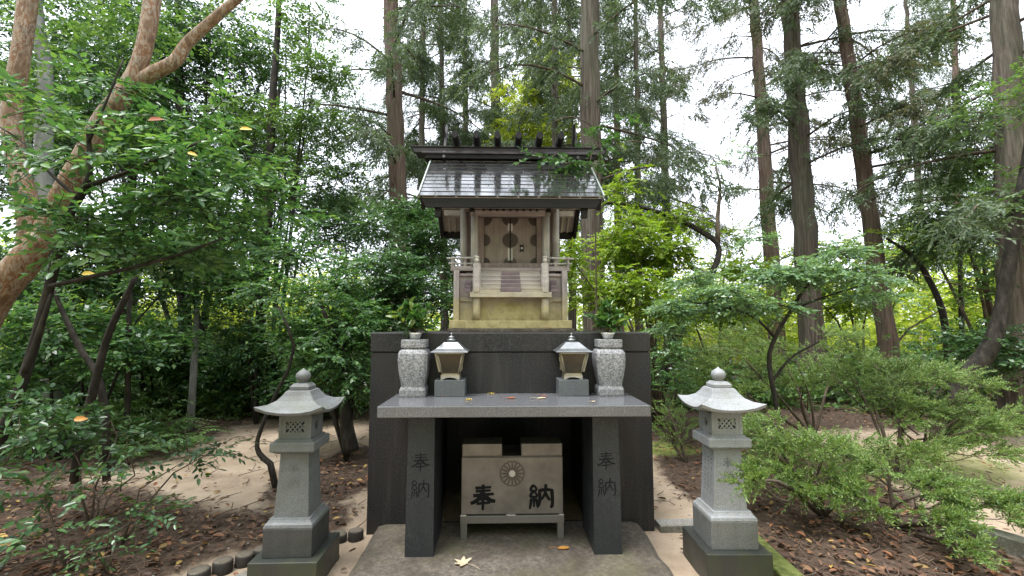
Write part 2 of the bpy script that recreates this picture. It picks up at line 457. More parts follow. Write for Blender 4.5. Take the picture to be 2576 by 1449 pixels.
# ------------------------------------------------------------------ mesh helpers
class MB:
    """collects shapes for one mesh, in scene coordinates"""

    def __init__(self):
        self.v, self.f, self.sm = [], [], []

    def add(self, vs, fs, smooth=False):
        b = len(self.v)
        self.v += [tuple(p) for p in vs]
        self.f += [tuple(b + i for i in f) for f in fs]
        self.sm += [smooth] * len(fs)
        return self

    def hexa(self, p):
        return self.add(p, [(0, 3, 2, 1), (4, 5, 6, 7), (0, 1, 5, 4), (1, 2, 6, 5), (2, 3, 7, 6), (3, 0, 4, 7)])

    def box(self, x0, x1, y0, y1, z0, z1):
        return self.hexa([(x0, y0, z0), (x1, y0, z0), (x1, y1, z0), (x0, y1, z0), (x0, y0, z1), (x1, y0, z1), (x1, y1, z1), (x0, y1, z1)])

    def cbox(self, x0, x1, y0, y1, z0, z1, b=0.006):
        """box with chamfered edges"""
        bm = bmesh.new()
        r = bmesh.ops.create_cube(bm, size=1)
        for q in bm.verts:
            q.co = Vector(((x0 + x1) / 2 + q.co.x * (x1 - x0), (y0 + y1) / 2 + q.co.y * (y1 - y0), (z0 + z1) / 2 + q.co.z * (z1 - z0)))
        bmesh.ops.bevel(bm, geom=bm.edges[:], offset=b, segments=2, affect='EDGES', profile=0.5)
        return self.frombm(bm)

    def frombm(self, bm):
        bm.verts.ensure_lookup_table()
        bm.verts.index_update()
        self.add([q.co.copy() for q in bm.verts], [[w.index for w in f.verts] for f in bm.faces])
        bm.free()
        return self

    def loft(self, secs, cap=True, smooth=False):
        """closed rings of equal length, from bottom to top"""
        n = len(secs[0])
        vs = [p for s in secs for p in s]
        fs = []
        for i in range(len(secs) - 1):
            for j in range(n):
                a, b = i * n + j, i * n + (j + 1) % n
                fs.append((a, b, b + n, a + n))
        base = len(self.v)
        self.add(vs, fs, smooth)
        if cap:
            self.add([], [])
            self.f.append(tuple(base + j for j in reversed(range(n))))
            self.f.append(tuple(base + (len(secs) - 1) * n + j for j in range(n)))
            self.sm += [False, False]
        return self

    def frustum(self, cx, cy, w0, d0, z0, w1, d1, z1):
        q = lambda w, d, z: [(cx - w, cy - d, z), (cx + w, cy - d, z), (cx + w, cy + d, z), (cx - w, cy + d, z)]
        return self.loft([q(w0 / 2, d0 / 2, z0), q(w1 / 2, d1 / 2, z1)])

    def sqloft(self, cx, cy, prof):
        """square sections: (width, z)"""
        q = lambda w, z: [(cx - w, cy - w, z), (cx + w, cy - w, z), (cx + w, cy + w, z), (cx - w, cy + w, z)]
        return self.loft([q(w / 2, z) for w, z in prof])

    def lathe(self, cx, cy, prof, n=20, smooth=True):
        secs = [[(cx + r * math.cos(2 * PI * k / n), cy + r * math.sin(2 * PI * k / n), z) for k in range(n)] for r, z in prof]
        return self.loft(secs, True, smooth)

    def tube(self, pts, radii, n=8, smooth=True, rough=0.0, ridge=0.0):
        pts = [Vector(p) for p in pts]
        secs = []
        prev = None
        for i, p in enumerate(pts):
            d = (pts[min(i + 1, len(pts) - 1)] - pts[max(i - 1, 0)])
            if d.length < 1e-9:
                d = Vector((0, 0, 1))
            d.normalize()
            if prev is None:
                a = d.orthogonal().normalized()
            else:
                a = (prev - d * prev.dot(d))
                a = a.normalized() if a.length > 1e-6 else d.orthogonal().normalized()
            prev = a
            b = d.cross(a)
            ring = []
            for k in range(n):
                t = 2 * PI * k / n
                rr = radii[i] * (1 + (rough * mnoise.noise((p.x * 3 + math.cos(t) * 1.3, p.y * 3 + math.sin(t) * 1.3, p.z * 1.7)) if rough else 0))
                if ridge:
                    rr *= 1 + ridge * mnoise.noise((math.cos(t) * 5.5, math.sin(t) * 5.5, p.z * .55)) + ridge * .6 * mnoise.noise((math.cos(t) * 11, math.sin(t) * 11, p.z * 1.6))
                ring.append(p + (a * math.cos(t) + b * math.sin(t)) * rr)
            secs.append(ring)
        return self.loft(secs, True, smooth)

    def bar(self, p, q, w, h, up=(0, 0, 1)):
        """rectangular bar from p to q, width w sideways, height h along up"""
        p, q = Vector(p), Vector(q)
        d = (q - p).normalized()
        s = d.cross(Vector(up)).normalized() * (w / 2)
        u = s.cross(d).normalized() * (h / 2)
        return self.hexa([p - s - u, p + s - u, q + s - u, q - s - u, p - s + u, p + s + u, q + s + u, q - s + u])

    def build(self, name, mat, parent=None, origin=(0, 0, 0)):
        me = bpy.data.meshes.new(name)
        o = Vector(origin)
        me.from_pydata([(x - o.x, y - o.y, z - o.z) for x, y, z in self.v], [], self.f)
        me.polygons.foreach_set('use_smooth', self.sm)
        me.materials.append(MATS[mat])
        me.update()
        ob = bpy.data.objects.new(name, me)
        COL.objects.link(ob)
        if parent is not None:
            ob.parent = parent
        else:
            ob.location = o
        return ob


def tag(o, label=None, cat=None, group=None, kind=None):
    for k, val in (('label', label), ('category', cat), ('group', group), ('kind', kind)):
        if val:
            o[k] = val
    return o


class Thing:
    """an Empty at the thing's base; parts are written in scene coordinates"""

    def __init__(self, name, label, cat, loc, group=None):
        self.loc = Vector(loc)
        self.e = bpy.data.objects.new(name, None)
        self.e.empty_display_size = 0.1
        COL.objects.link(self.e)
        self.e.location = self.loc
        tag(self.e, label, cat, group)

    def part(self, name, mb, mat, parent=None, label=None, kind=None):
        o = mb.build(name, mat, parent or self.e, self.loc)
        return tag(o, label, kind=kind)

    def npart(self, name, arr, mat, parent=None, kind=None):
        o = np_obj(name, arr, mat, parent or self.e, self.loc)
        return tag(o, kind=kind)


ALTAR_TURN = math.radians(1.5)
ALTAR_PIVOT = Vector((0, 3.5, 0))


def turn(o):
    """the altar stands turned a little to the view"""
    p = o.location - ALTAR_PIVOT
    c, s = math.cos(ALTAR_TURN), math.sin(ALTAR_TURN)
    o.location = ALTAR_PIVOT + Vector((p.x * c - p.y * s, p.x * s + p.y * c, p.z))
    o.rotation_euler.z += ALTAR_TURN


def np_obj(name, arr, mat, parent=None, origin=(0, 0, 0)):
    """arr: (N, k, 3) polygons of k corners each (k = 4 quads, 6 = leaf of two quads)"""
    arr = np.asarray(arr, dtype=np.float32) - np.array(origin, dtype=np.float32)
    n, k, _ = arr.shape
    me = bpy.data.meshes.new(name)
    me.vertices.add(n * k)
    me.vertices.foreach_set('co', arr.reshape(-1))
    if k == 4:
        idx = np.arange(n * 4, dtype=np.int32)
        nf = n
    else:
        b = (np.arange(n, dtype=np.int32) * 6)[:, None]
        idx = np.concatenate([b + np.array([[0, 1, 2, 3]], dtype=np.int32), b + np.array([[0, 3, 4, 5]], dtype=np.int32)], axis=1).reshape(-1)
        nf = n * 2
    me.loops.add(nf * 4)
    me.loops.foreach_set('vertex_index', idx.astype(np.int32))
    me.polygons.add(nf)
    me.polygons.foreach_set('loop_start', np.arange(nf, dtype=np.int32) * 4)
    me.materials.append(MATS[mat])
    me.update(calc_edges=True)
    me.validate()
    ob = bpy.data.objects.new(name, me)
    COL.objects.link(ob)
    if parent is not None:
        ob.parent = parent
    else:
        ob.location = origin
    return ob


def unit(a):
    return a / np.maximum(np.linalg.norm(a, axis=-1, keepdims=True), 1e-9)


def leaves(base, d, n, L, W, fold=0.12, six=False, droop=0.12):
    """leaf blades folded along the midrib: (N,4,3) or (N,6,3)"""
    d = unit(d)
    s = unit(np.cross(d, n))
    n = np.cross(s, d)
    L = L[:, None]
    W = W[:, None]
    up = n * W * fold
    dn = n * L * droop
    if not six:
        return np.stack([base, base + d * L * 0.42 - s * W * 0.5 + up, base + d * L - dn, base + d * L * 0.42 + s * W * 0.5 + up], axis=1)
    return np.stack([base, base + d * L * 0.25 - s * W * 0.42 + up, base + d * L * 0.62 - s * W * 0.42 + up - dn * 0.4, base + d * L - dn,
                     base + d * L * 0.62 + s * W * 0.42 + up - dn * 0.4, base + d * L * 0.25 + s * W * 0.42 + up], axis=1)


def sprays(c, t, nrm, count, slen, L, W, spread=0.9, jit=0.25, six=False, fold=0.12, droop=0.12):
    """flat twigs: c start, t direction, nrm plane normal; leaves set alternately along them"""
    M = len(c)
    t = unit(t)
    s = unit(np.cross(t, nrm))
    k = np.arange(count)
    u = (k + 0.6) / count
    side = np.where(k % 2 == 0, 1.0, -1.0)
    side[-1] = 0.0
    slen = np.broadcast_to(np.asarray(slen, dtype=float), (M,))
    pos = c[:, None, :] + t[:, None, :] * (slen[:, None] * u[None, :])[:, :, None]
    pos = pos - np.array([0, 0, 1.0]) * (slen[:, None] * 0.18 * u[None, :] ** 2)[:, :, None]
    ld = t[:, None, :] + s[:, None, :] * (side * spread)[None, :, None] + RNG.normal(0, jit, (M, count, 3))
    ln = nrm[:, None, :] + RNG.normal(0, jit * 1.3, (M, count, 3))
    LL = L * RNG.uniform(0.65, 1.25, (M, count))
    WW = W * RNG.uniform(0.75, 1.2, (M, count))
    return leaves(pos.reshape(-1, 3), ld.reshape(-1, 3), ln.reshape(-1, 3), LL.reshape(-1), WW.reshape(-1), fold, six, droop)


def blob_twigs(center, r, m, flat=0.35, shell=0.45):
    """m twig starts in an ellipsoid, most of them near its skin"""
    q = unit(RNG.normal(size=(m, 3)))
    rad = RNG.uniform(0, 1, (m, 1)) ** shell
    p = np.asarray(center) + q * rad * np.asarray(r)
    t = q * np.array([1, 1, flat]) + RNG.normal(0, 0.5, (m, 3)) * np.array([1, 1, 0.5])
    nrm = np.array([0, 0, 1.0]) + q * 0.45 + RNG.normal(0, 0.3, (m, 3))
    return p, t, nrm


def lobes(center, r, k, inner=0.62, size=(0.32, 0.55)):
    """an uneven crown: k smaller clumps spread through the ellipsoid"""
    out = []
    for _ in range(k):
        q = unit(RNG.normal(size=3))
        f = RNG.uniform(0.35, 1) ** 0.6
        s = RNG.uniform(*size)
        out.append((np.asarray(center) + q * f * inner * np.asarray(r) * 1.25, np.asarray(r) * s))
    return out


# ------------------------------------------------------------------ plants
def bush(name, label, cat, blobs, base, mat, leafL, leafW, slen, nleaf, wood_mat='dark_bark', stems=True, stem_r=0.02,
         group=None, six=False, spread=0.9, k=7, trunk=None, flat=0.35, extra=None, jit=0.25, twig_r=0.0035, droop=0.12):
    """blobs: (px, py, Y, rx, ry, rz, twigs); rx, rz in picture pixels, ry in metres"""
    t = Thing(name, label, cat, base, group)
    arrs, tw = [], MB()
    stem_mb = []
    for bi, (px, py, Y, rx, ry, rz, n) in enumerate(blobs):
        c = np.array(U(px, py, Y))
        r = np.array([rx * Y / FPX, ry, rz * Y / FPX])
        for (lc, lr) in lobes(c, r, k):
            m = max(3, int(n / k * RNG.uniform(0.5, 1.5)))
            p, d, nn = blob_twigs(lc, lr, m, flat)
            p[:, 2] = np.maximum(p[:, 2], 0.03)
            arrs.append(sprays(p, d, nn, nleaf, slen * RNG.uniform(0.7, 1.25, m), leafL, leafW, spread, jit, six, droop=droop))
            if twig_r:
                for j in range(0, m, 3):
                    a = Vector(p[j]) - Vector(unit(d[j])) * slen * 0.3
                    b = Vector(p[j]) + Vector(unit(d[j])) * slen * 0.9 - Vector((0, 0, slen * 0.14))
                    tw.tube([a, b], [twig_r, twig_r * 0.5], 3)
        if stems:
            # a limb from the base to the clump
            b0 = Vector(base)
            tgt = Vector(c)
            mid = b0.lerp(tgt, 0.5) + Vector((random.uniform(-.12, .12), random.uniform(-.1, .1), 0.12 * (tgt - b0).length))
            pts = [b0, b0.lerp(mid, 0.5) + Vector((random.uniform(-.05, .05), 0, .05)), mid, mid.lerp(tgt, 0.6) + Vector((random.uniform(-.06, .06), 0, 0)), tgt]
            s = MB().tube(pts, [stem_r, stem_r * .85, stem_r * .65, stem_r * .42, stem_r * .2], 6, True, 0.25)
            stem_mb.append(s)
    if trunk:
        for (pts, rad, mm, nm) in trunk:
            t.part(nm, MB().tube(pts, rad, 12, True, 0.12), mm)
    for s in stem_mb:
        t.part('stem', s, wood_mat)
    if tw.v:
        t.part('twigs', tw, wood_mat, kind='stuff')
    t.npart('foliage', np.concatenate(arrs), mat, kind='stuff')
    return t


def dup(t, px, Y, rotz, scale, label):
    """another tree of the same growth: copies of the thing and of each of its parts"""
    r = t.e.copy()
    COL.objects.link(r)
    r.location = ((px - 1288) / FPX * Y, Y, 0)
    r.rotation_euler = (0, 0, rotz)
    r.scale = (scale, scale, scale)
    r['label'] = label
    for ch in list(t.e.children):
        c = ch.copy()
        COL.objects.link(c)
        c.parent = r
    return r


def curve(pts, n):
    """Catmull-Rom through the points"""
    P = [Vector(p) for p in pts]
    P = [P[0] * 2 - P[1]] + P + [P[-1] * 2 - P[-2]]
    out = []
    seg = len(P) - 3
    for i in range(n):
        u = i / (n - 1) * seg
        k = min(int(u), seg - 1)
        f = u - k
        a, b, c, d = P[k:k + 4]
        out.append(0.5 * ((2 * b) + (c - a) * f + (2 * a - 5 * b + 4 * c - d) * f * f + (3 * b - a - 3 * c + d) * f ** 3))
    return out


def conifer(name, label, x0, y0, x1, y1, Y, dia, zlo, ztop, nbr, blen, mat, bmat, spr=16, seed=0, group='tall cedars of the grove', avoid=None, leafsc=1.0, droop=0.5):
    """cedar seen with its axis through two picture points at depth Y"""
    a, b = U(x0, y0, Y), U(x1, y1, Y)
    d = (b - a) / (b.z - a.z)
    foot = a - d * a.z
    dia *= math.cos(math.atan((x0 - 1288) / FPX)) ** .7
    at = lambda z: foot + d * z
    t = Thing(name, label, 'tree', foot, group)
    H = ztop
    zs = [0, 0.25, 0.6] + list(np.linspace(.9, H, 40))
    pts, rad = [], []
    rnd = random.Random(seed + 5)
    for z in zs:
        q = at(z)
        pts.append(q + Vector((rnd.uniform(-.02, .02), rnd.uniform(-.02, .02), 0)))
        rad.append(dia / 2 * (1.0 - 0.62 * z / H) * (1 + 0.45 * math.exp(-z * 3.2)))
    pts[0].z -= 0.1
    t.part('trunk', MB().tube(pts, rad, 48, True, 0.10, .10), bmat)
    for k in range(9):
        z = rnd.uniform(1.8, 8.5)
        az = rnd.uniform(0, 2 * PI)
        h = Vector((math.cos(az), math.sin(az), rnd.uniform(-.1, .35)))
        L = rnd.choice([.12, .2, .5, .9, 1.4]) * rnd.uniform(.7, 1.2)
        o = at(z)
        o2 = o + h * (dia * .4)
        t.part('bare_branch', MB().tube(curve([o, o2, o2 + h * L * .5 + Vector((0, 0, rnd.uniform(-.06, .06))), o2 + h * L + Vector((rnd.uniform(-.1, .1), 0, rnd.uniform(-.12, .1)))], 7), [.022, .019, .016, .013, .010, .007, .004], 5, True, .2), 'brown_bark')
    arrs = []
    tw = MB()
    for i in range(nbr):
        f = (i + 0.5) / nbr
        z = zlo + (H - zlo) * f ** 1.15
        az = rnd.uniform(0, 2 * PI)
        L = blen * (1.0 - 0.55 * f) * rnd.uniform(0.55, 1.15)
        o = at(z)
        h = Vector((math.cos(az), math.sin(az), 0))
        up = rnd.uniform(-0.12, 0.28)
        bp = [o, o + h * L * .35 + Vector((0, 0, up * L * .4)), o + h * L * .7 + Vector((0, 0, up * L * .45 - .05 * L)), o + h * L + Vector((0, 0, up * L * .3 - .2 * L))]
        cp = curve(bp, 7)
        br = 0.009 + 0.011 * L * rnd.uniform(.7, 1.2)
        t.part('limb', MB().tube(cp, [br * (1 - .8 * j / 6) for j in range(7)], 5, True, 0.2), 'brown_bark')
        if avoid and avoid(o + h * L * .7):
            continue
        m = int(spr * L / blen * 1.95) + 4
        us = np.array([rnd.uniform(.22, 1.0) for _ in range(m)])
        cen = np.array([list(cp[min(6, int(round(u * 6)))]) for u in us]) + RNG.normal(0, 0.10, (m, 3))
        side = np.array([h.y, -h.x, 0])
        sg = RNG.choice([-1, 1], m)[:, None]
        dirs = np.array(h)[None, :] * RNG.uniform(.0, 1.0, (m, 1)) + side[None, :] * sg * RNG.uniform(.1, 1.2, (m, 1)) + np.array([0, 0, -1.0]) * RNG.uniform(-.1, droop * 1.5, (m, 1))
        ss = RNG.uniform(0.25, 0.58, m) * leafsc
        ud = unit(dirs)
        for q in range(6):
            st = cen + ud * (ss * q / 6)[:, None] - np.array([0, 0, 1.0]) * (ss * 0.3 * (q / 6) ** 2)[:, None] + RNG.normal(0, .025, (m, 3))
            sd_ = np.cross(ud, np.array([0, 0, 1.0]))
            dd = ud * .8 + sd_ * (1 if q % 2 else -1) * RNG.uniform(.2, 1.0, (m, 1)) + np.array([0, 0, -1.0]) * RNG.uniform(.1, .95, (m, 1)) + RNG.normal(0, .25, (m, 3))
            nn = np.array([0, -.35, .8]) + RNG.normal(0, .6, (m, 3))
            arrs.append(sprays(st, dd, nn, 7, ss * 0.45, 0.085 * leafsc, 0.027 * leafsc, 0.7, 0.3, droop=0.2))
        for j in range(0, m, 2):
            p = Vector(cen[j])
            tw.tube([p, p + Vector(ud[j]) * float(ss[j])], [0.004, 0.002], 3)
    if tw.v:
        t.part('twigs', tw, 'brown_bark', kind='stuff')
    t.npart('crown', np.concatenate(arrs), mat, kind='stuff')
    return t


# ------------------------------------------------------------------ ground
EDGING = [(-2.3, 2.2), (-2.1, 2.6), (-1.86, 3.0), (-1.52, 3.36), (-1.14, 3.50)]


def sstep(a, b, x):
    t = min(1.0, max(0.0, (x - a) / (b - a)))
    return t * t * (3 - 2 * t)


def edge_x(y):
    pts = EDGING
    if y <= pts[0][1]:
        return pts[0][0] + (y - pts[0][1]) * 0.5
    for (x0, y0), (x1, y1) in zip(pts, pts[1:]):
        if y <= y1:
            return x0 + (x1 - x0) * (y - y0) / (y1 - y0)
    return pts[-1][0]


def bank(x, y):
    return sstep(0.02, 0.16, edge_x(y) - x) * (1 - sstep(4.3, 5.6, y) * 0.7)


def soil(x, y):
    """(leaf mould, moss) at a spot of the ground"""
    mo, ms = 0.0, 0.0
    if x < -1.05:
        mo = max(mo, sstep(0.0, 0.2, edge_x(y) - x) * (1 - sstep(3.75, 4.35, y + 0.12 * (x + 2.5) + .2 * math.sin(x * 2.1))))
        d = math.hypot((x + 1.75) / 0.62, (y - 4.9) / 1.2)
        mo = max(mo, 1 - sstep(0.7, 1.15, d))
        mo = max(mo, sstep(7.2, 8.1, y))
        mo = max(mo, sstep(3.6, 4.6, -x) * 0.75)
    elif x > 1.0:
        lim = 1.62 + 0.10 * math.sin(y * 2.3)
        mo = max(mo, sstep(lim - 0.12, lim + 0.2, x) * sstep(2.2, 2.7, y + 0.25 * (x - 1.6)))
        mo *= 1 - sstep(3.3, 3.8, x - 0.18 * (y - 4)) * (1 - sstep(6.6, 7.6, y)) * 0.9
        mo = max(mo, sstep(6.8, 8.0, y) * 0.9)
        ms = max(ms, (1 - sstep(0.3, 0.9, math.hypot((x - 1.9) / 0.9, (y - 6.0) / 0.6))) * 0.9)
        ms = max(ms, (1 - sstep(0.5, 1.0, math.hypot((x - 4.4) / 1.8, (y - 5.4) / 1.2))) * 0.62)
    else:
        mo = sstep(5.2, 6.2, y)
        if y < 2.3:
            mo = 0.35
    return mo, ms


def ground_z(x, y):
    z = 0.02 * mnoise.noise((x * 1.1, y * 1.1, 0)) + 0.008 * mnoise.noise((x * 9, y * 9, 5)) + 0.010 * mnoise.noise((x * 4, y * 4, 3))
    z += 0.085 * bank(x, y) if x < -1.0 else 0
    r = math.hypot(x, y - 4)
    z *= 1 - 0.9 * (1 - sstep(0.5, 1.2, abs(x))) * (1 if y < 5.2 else 0)
    if r > 9:
        z += 0.12 * mnoise.noise((x * .15, y * .15, 9)) * sstep(9, 16, r)
    return z


xs = np.unique(np.concatenate([np.linspace(-160, -14, 14), np.linspace(-14, -6, 18), np.arange(-6, 6.01, 0.085), np.linspace(6, 14, 18), np.linspace(14, 160, 14)]))
ys = np.unique(np.concatenate([np.linspace(-60, -4, 10), np.linspace(-4, 1.6, 12), np.arange(1.6, 9.01, 0.085), np.linspace(9, 20, 20), np.linspace(20, 260, 16)]))
gv, gw = [], []
for y in ys:
    for x in xs:
        gv.append((x, y, ground_z(x, y)))
        a, b = soil(x, y)
        gw.append((a, b, 0, 1))
nx = len(xs)
gf = [(j * nx + i, j * nx + i + 1, (j + 1) * nx + i + 1, (j + 1) * nx + i) for j in range(len(ys) - 1) for i in range(nx - 1)]
me = bpy.data.meshes.new('ground')
me.from_pydata(gv, [], gf)
ca = me.color_attributes.new('soil', 'FLOAT_COLOR', 'POINT')
ca.data.foreach_set('color', np.array(gw, dtype=np.float32).reshape(-1))
me.polygons.foreach_set('use_smooth', [True] * len(gf))
me.materials.append(MATS['ground'])
ground = bpy.data.objects.new('ground', me)
COL.objects.link(ground)
tag(ground, kind='structure', label='sandy forest floor with dark leaf mould and moss')

# leaf litter: what nobody could count
lp, ld_, ln_, lL, lW = [], [], [], [], []
rl = random.Random(3)
tries = 0
while len(lp) < 12500 and tries < 400000:
    tries += 1
    y = 2.2 + 8.0 * rl.random() ** 1.5
    x = rl.uniform(-1.35, 1.35) * (y * 0.95 + 0.6)
    a, b = soil(x, y)
    w = a * a * 0.85 + 0.10
    if -1.12 < x < 1.12 and 3.5 < y < 5.1:
        continue
    if -0.98 < x < 0.98 and y < 3.7:
        w *= 0.12
        if w < rl.random() * 6:
            continue
    if rl.random() > w:
        continue
    z = ground_z(x, y) + rl.uniform(0.004, 0.03)
    if abs(x) < .98 and y < 3.6:
        z = 0.078
    lp.append((x, y, z))
    t = rl.uniform(0, 2 * PI)
    ld_.append((math.cos(t), math.sin(t), rl.uniform(-.25, .3)))
    ln_.append((rl.gauss(0, .35), rl.gauss(0, .35), 1))
    s = rl.uniform(.028, .07) * (1.25 if rl.random() < .12 else 1)
    lL.append(s)
    lW.append(s * rl.uniform(.4, .62))
o = np_obj('leaf_litter', leaves(np.array(lp), np.array(ld_), np.array(ln_), np.array(lL), np.array(lW), 0.3, True, -0.12), 'litter')
tag(o, 'brown and reddish fallen leaves strewn over the forest floor', 'leaf litter', kind='stuff')
mb = MB()
for i in range(2600):
    y = 2.3 + 6 * rl.random() ** 1.3
    x = rl.uniform(-1.2, 1.2) * (y + .4)
    if abs(x) < 1.15 or (soil(x, y)[0] < 0.45 and rl.random() < .6):
        continue
    t = rl.uniform(0, PI)
    L = rl.uniform(.06, .3)
    z = ground_z(x, y) + .012
    mb.tube([(x, y, z), (x + math.cos(t) * L * .5, y + math.sin(t) * L * .5, z + rl.uniform(0, .03)), (x + math.cos(t + .2) * L, y + math.sin(t + .2) * L, z + rl.uniform(-.005, .03))], [.004, .0035, .002], 4)
o = mb.build('fallen_twigs', 'litter_twig')
tag(o, 'thin dry twigs scattered among the fallen leaves', 'twigs', kind='stuff')

mb = MB()
for i in range(1500):
    y = 2.2 + 6 * rl.random() ** 1.4
    x = rl.uniform(-1.2, 1.2) * (y + .4)
    if abs(x) < 1.13 and y > 2.4:
        continue
    r = rl.uniform(.004, .013)
    z = ground_z(x, y)
    a0 = rl.uniform(0, 6)
    ring = [(x + r * rl.uniform(.8, 1.2) * math.cos(a0 + k * 1.257), y + r * rl.uniform(.7, 1.1) * math.sin(a0 + k * 1.257), z - .002) for k in range(5)]
    mb.add(ring + [(x + r * .2, y, z + r * rl.uniform(.5, .9))], [(k, (k + 1) % 5, 5) for k in range(5)])
o = mb.build('pebbles', 'kerb_concrete')
tag(o, 'small stones and soil crumbs scattered over the sand', 'pebbles', kind='stuff')

# ------------------------------------------------------------------ lettering: brush strokes
HOU = [([(.20, .885), (.82, .915)], .085), ([(.22, .755), (.80, .785)], .085), ([(.12, .575), (.93, .64)], .10), ([(.51, 1.0), (.49, .60)], .09),
       ([(.44, .66), (.30, .43), (.16, .33), (.01, .27)], .105), ([(.53, .64), (.70, .45), (.84, .37), (.99, .35)], .115),
       ([(.33, .425), (.68, .445)], .075), ([(.25, .255), (.78, .29)], .085), ([(.50, .50), (.495, .02)], .10)]
NOU = [([(.17, .98), (.07, .84), (.10, .75), (.25, .75), (.30, .84), (.19, .98)], .07), ([(.19, .76), (.07, .60), (.06, .52), (.28, .50), (.32, .58), (.22, .72)], .07),
       ([(.09, .42), (.06, .22), (.02, .03)], .075), ([(.20, .52), (.195, .12)], .075), ([(.29, .42), (.33, .22), (.36, .08)], .07),
       ([(.44, .76), (.44, .40), (.41, .20), (.36, .14)], .085), ([(.42, .755), (.70, .80), (.97, .775)], .085), ([(.955, .79), (.975, .40), (.965, .14), (.90, .10)], .09),
       ([(.70, 1.0), (.685, .72), (.60, .52), (.47, .37)], .075), ([(.68, .66), (.77, .50), (.86, .38)], .08)]


def strokes(glyph, fn, size, wscale=1.0, th=0.002):
    """glyph strokes on a surface; fn(u, v, h) -> point, u and v in metres on the face, h out of it"""
    mb = MB()
    for si, (pts, w) in enumerate(glyph):
        P = [Vector((a * size, b * size, 0)) for a, b in pts]
        if len(P) > 2:
            P = curve(P, 3 * len(P))
        h = th + si * 0.00022
        L_, R_ = [], []
        n = len(P)
        for i, p in enumerate(P):
            d = (P[min(i + 1, n - 1)] - P[max(i - 1, 0)]).normalized()
            s = Vector((-d.y, d.x, 0)) * (w * size * wscale / 2) * (1.12 - 0.3 * (i / (n - 1)))
            e = d * (w * size * 0.18 * wscale) * (-1 if i == 0 else (1 if i == n - 1 else 0))
            L_.append(p + s * (0.8 if i in (0, n - 1) else 1) + e)
            R_.append(p - s * (0.8 if i in (0, n - 1) else 1) + e)
        vs = [fn(p.x, p.y, h) for p in L_] + [fn(p.x, p.y, h) for p in R_] + [fn(p.x, p.y, -0.001) for p in L_] + [fn(p.x, p.y, -0.001) for p in R_]
        fs = []
        for i in range(n - 1):
            fs += [(i, n + i, n + i + 1, i + 1), (2 * n + i, i, i + 1, 2 * n + i + 1), (n + i, 3 * n + i, 3 * n + i + 1, n + i + 1)]
        fs += [(0, 2 * n, 3 * n, n), (n - 1, 2 * n - 1, 4 * n - 1, 3 * n - 1)]
        mb.add(vs, fs)
    return mb


# ------------------------------------------------------------------ stone altar: slab, plinth, table
SLAB = 0.07
mb = MB()
bm = bmesh.new()
n_x, n_y = 34, 36
gx = np.linspace(-1.0, 0.96, n_x)
gy = np.linspace(2.05, 3.64, n_y)
vv = [[None] * n_x for _ in gy]
for j, y in enumerate(gy):
    for i, x in enumerate(gx):
        e = min(i, n_x - 1 - i, j)
        x2 = x + 0.018 * mnoise.noise((x * 6, y * 6, 1)) * (1 if e == 0 else 0.3)
        z = SLAB + 0.002 * mnoise.noise((x * 5, y * 5, 7)) - (0.014 if e == 0 else 0)
        vv[j][i] = bm.verts.new((x2, y, z))
for j in range(n_y - 1):
    for i in range(n_x - 1):
        bm.faces.new((vv[j][i], vv[j][i + 1], vv[j + 1][i + 1], vv[j + 1][i]))
rim = [vv[0][i] for i in range(n_x)] + [vv[j][-1] for j in range(1, n_y)] + [vv[-1][i] for i in range(n_x - 2, -1, -1)] + [vv[j][0] for j in range(n_y - 2, 0, -1)]
low = [bm.verts.new((p.co.x * 1.012, p.co.y, -0.06)) for p in rim]
for i in range(len(rim)):
    k = (i + 1) % len(rim)
    bm.faces.new((rim[k], rim[i], low[i], low[k]))
mb.frombm(bm)
mb.sm = [True] * len(mb.sm)
slab = mb.build('concrete_slab', 'concrete', None, (0, 3.0, 0))
tag(slab, 'low stained concrete slab under the altar table legs', 'slab')
turn(slab)

t = Thing('altar_plinth', 'large dark granite plinth carrying the small wooden shrine', 'plinth', (0, 4.3, 0))
PF, PB = 3.60, 5.05                       # front and back of the plinth
W2, NW, NZ = 1.09, 0.60, 0.985            # half width, niche half width and height
# body with an open niche in the front: extruded inverted U, and a back wall
prof = [(-W2, 0), (-NW, 0), (-NW, NZ), (NW, NZ), (NW, 0), (W2, 0), (W2, 1.368), (-W2, 1.368)]
mb = MB()
mb.add([(x, PF, z - 0.02) for x, z in prof] + [(x, 4.55, z - 0.02) for x, z in prof],
       [(0, 1, 2, 7), (2, 3, 6, 7), (3, 4, 5, 6)] + [(i, i + 8, (i + 1) % 8 + 8, (i + 1) % 8) for i in range(8)])
mb.box(-W2, W2, 4.55, PB, -0.02, 1.348)
t.part('body', mb, 'plinth_granite')
t.part('cap_slab', MB().cbox(-W2 - .004, W2 + .004, PF - .004, PB + .004, 1.354, 1.505, .008), 'plinth_granite')
t.part('joint', MB().box(-W2 + .01, W2 - .01, PF + .01, PB - .01, 1.346, 1.356), 'black_fitting')
turn(t.e)

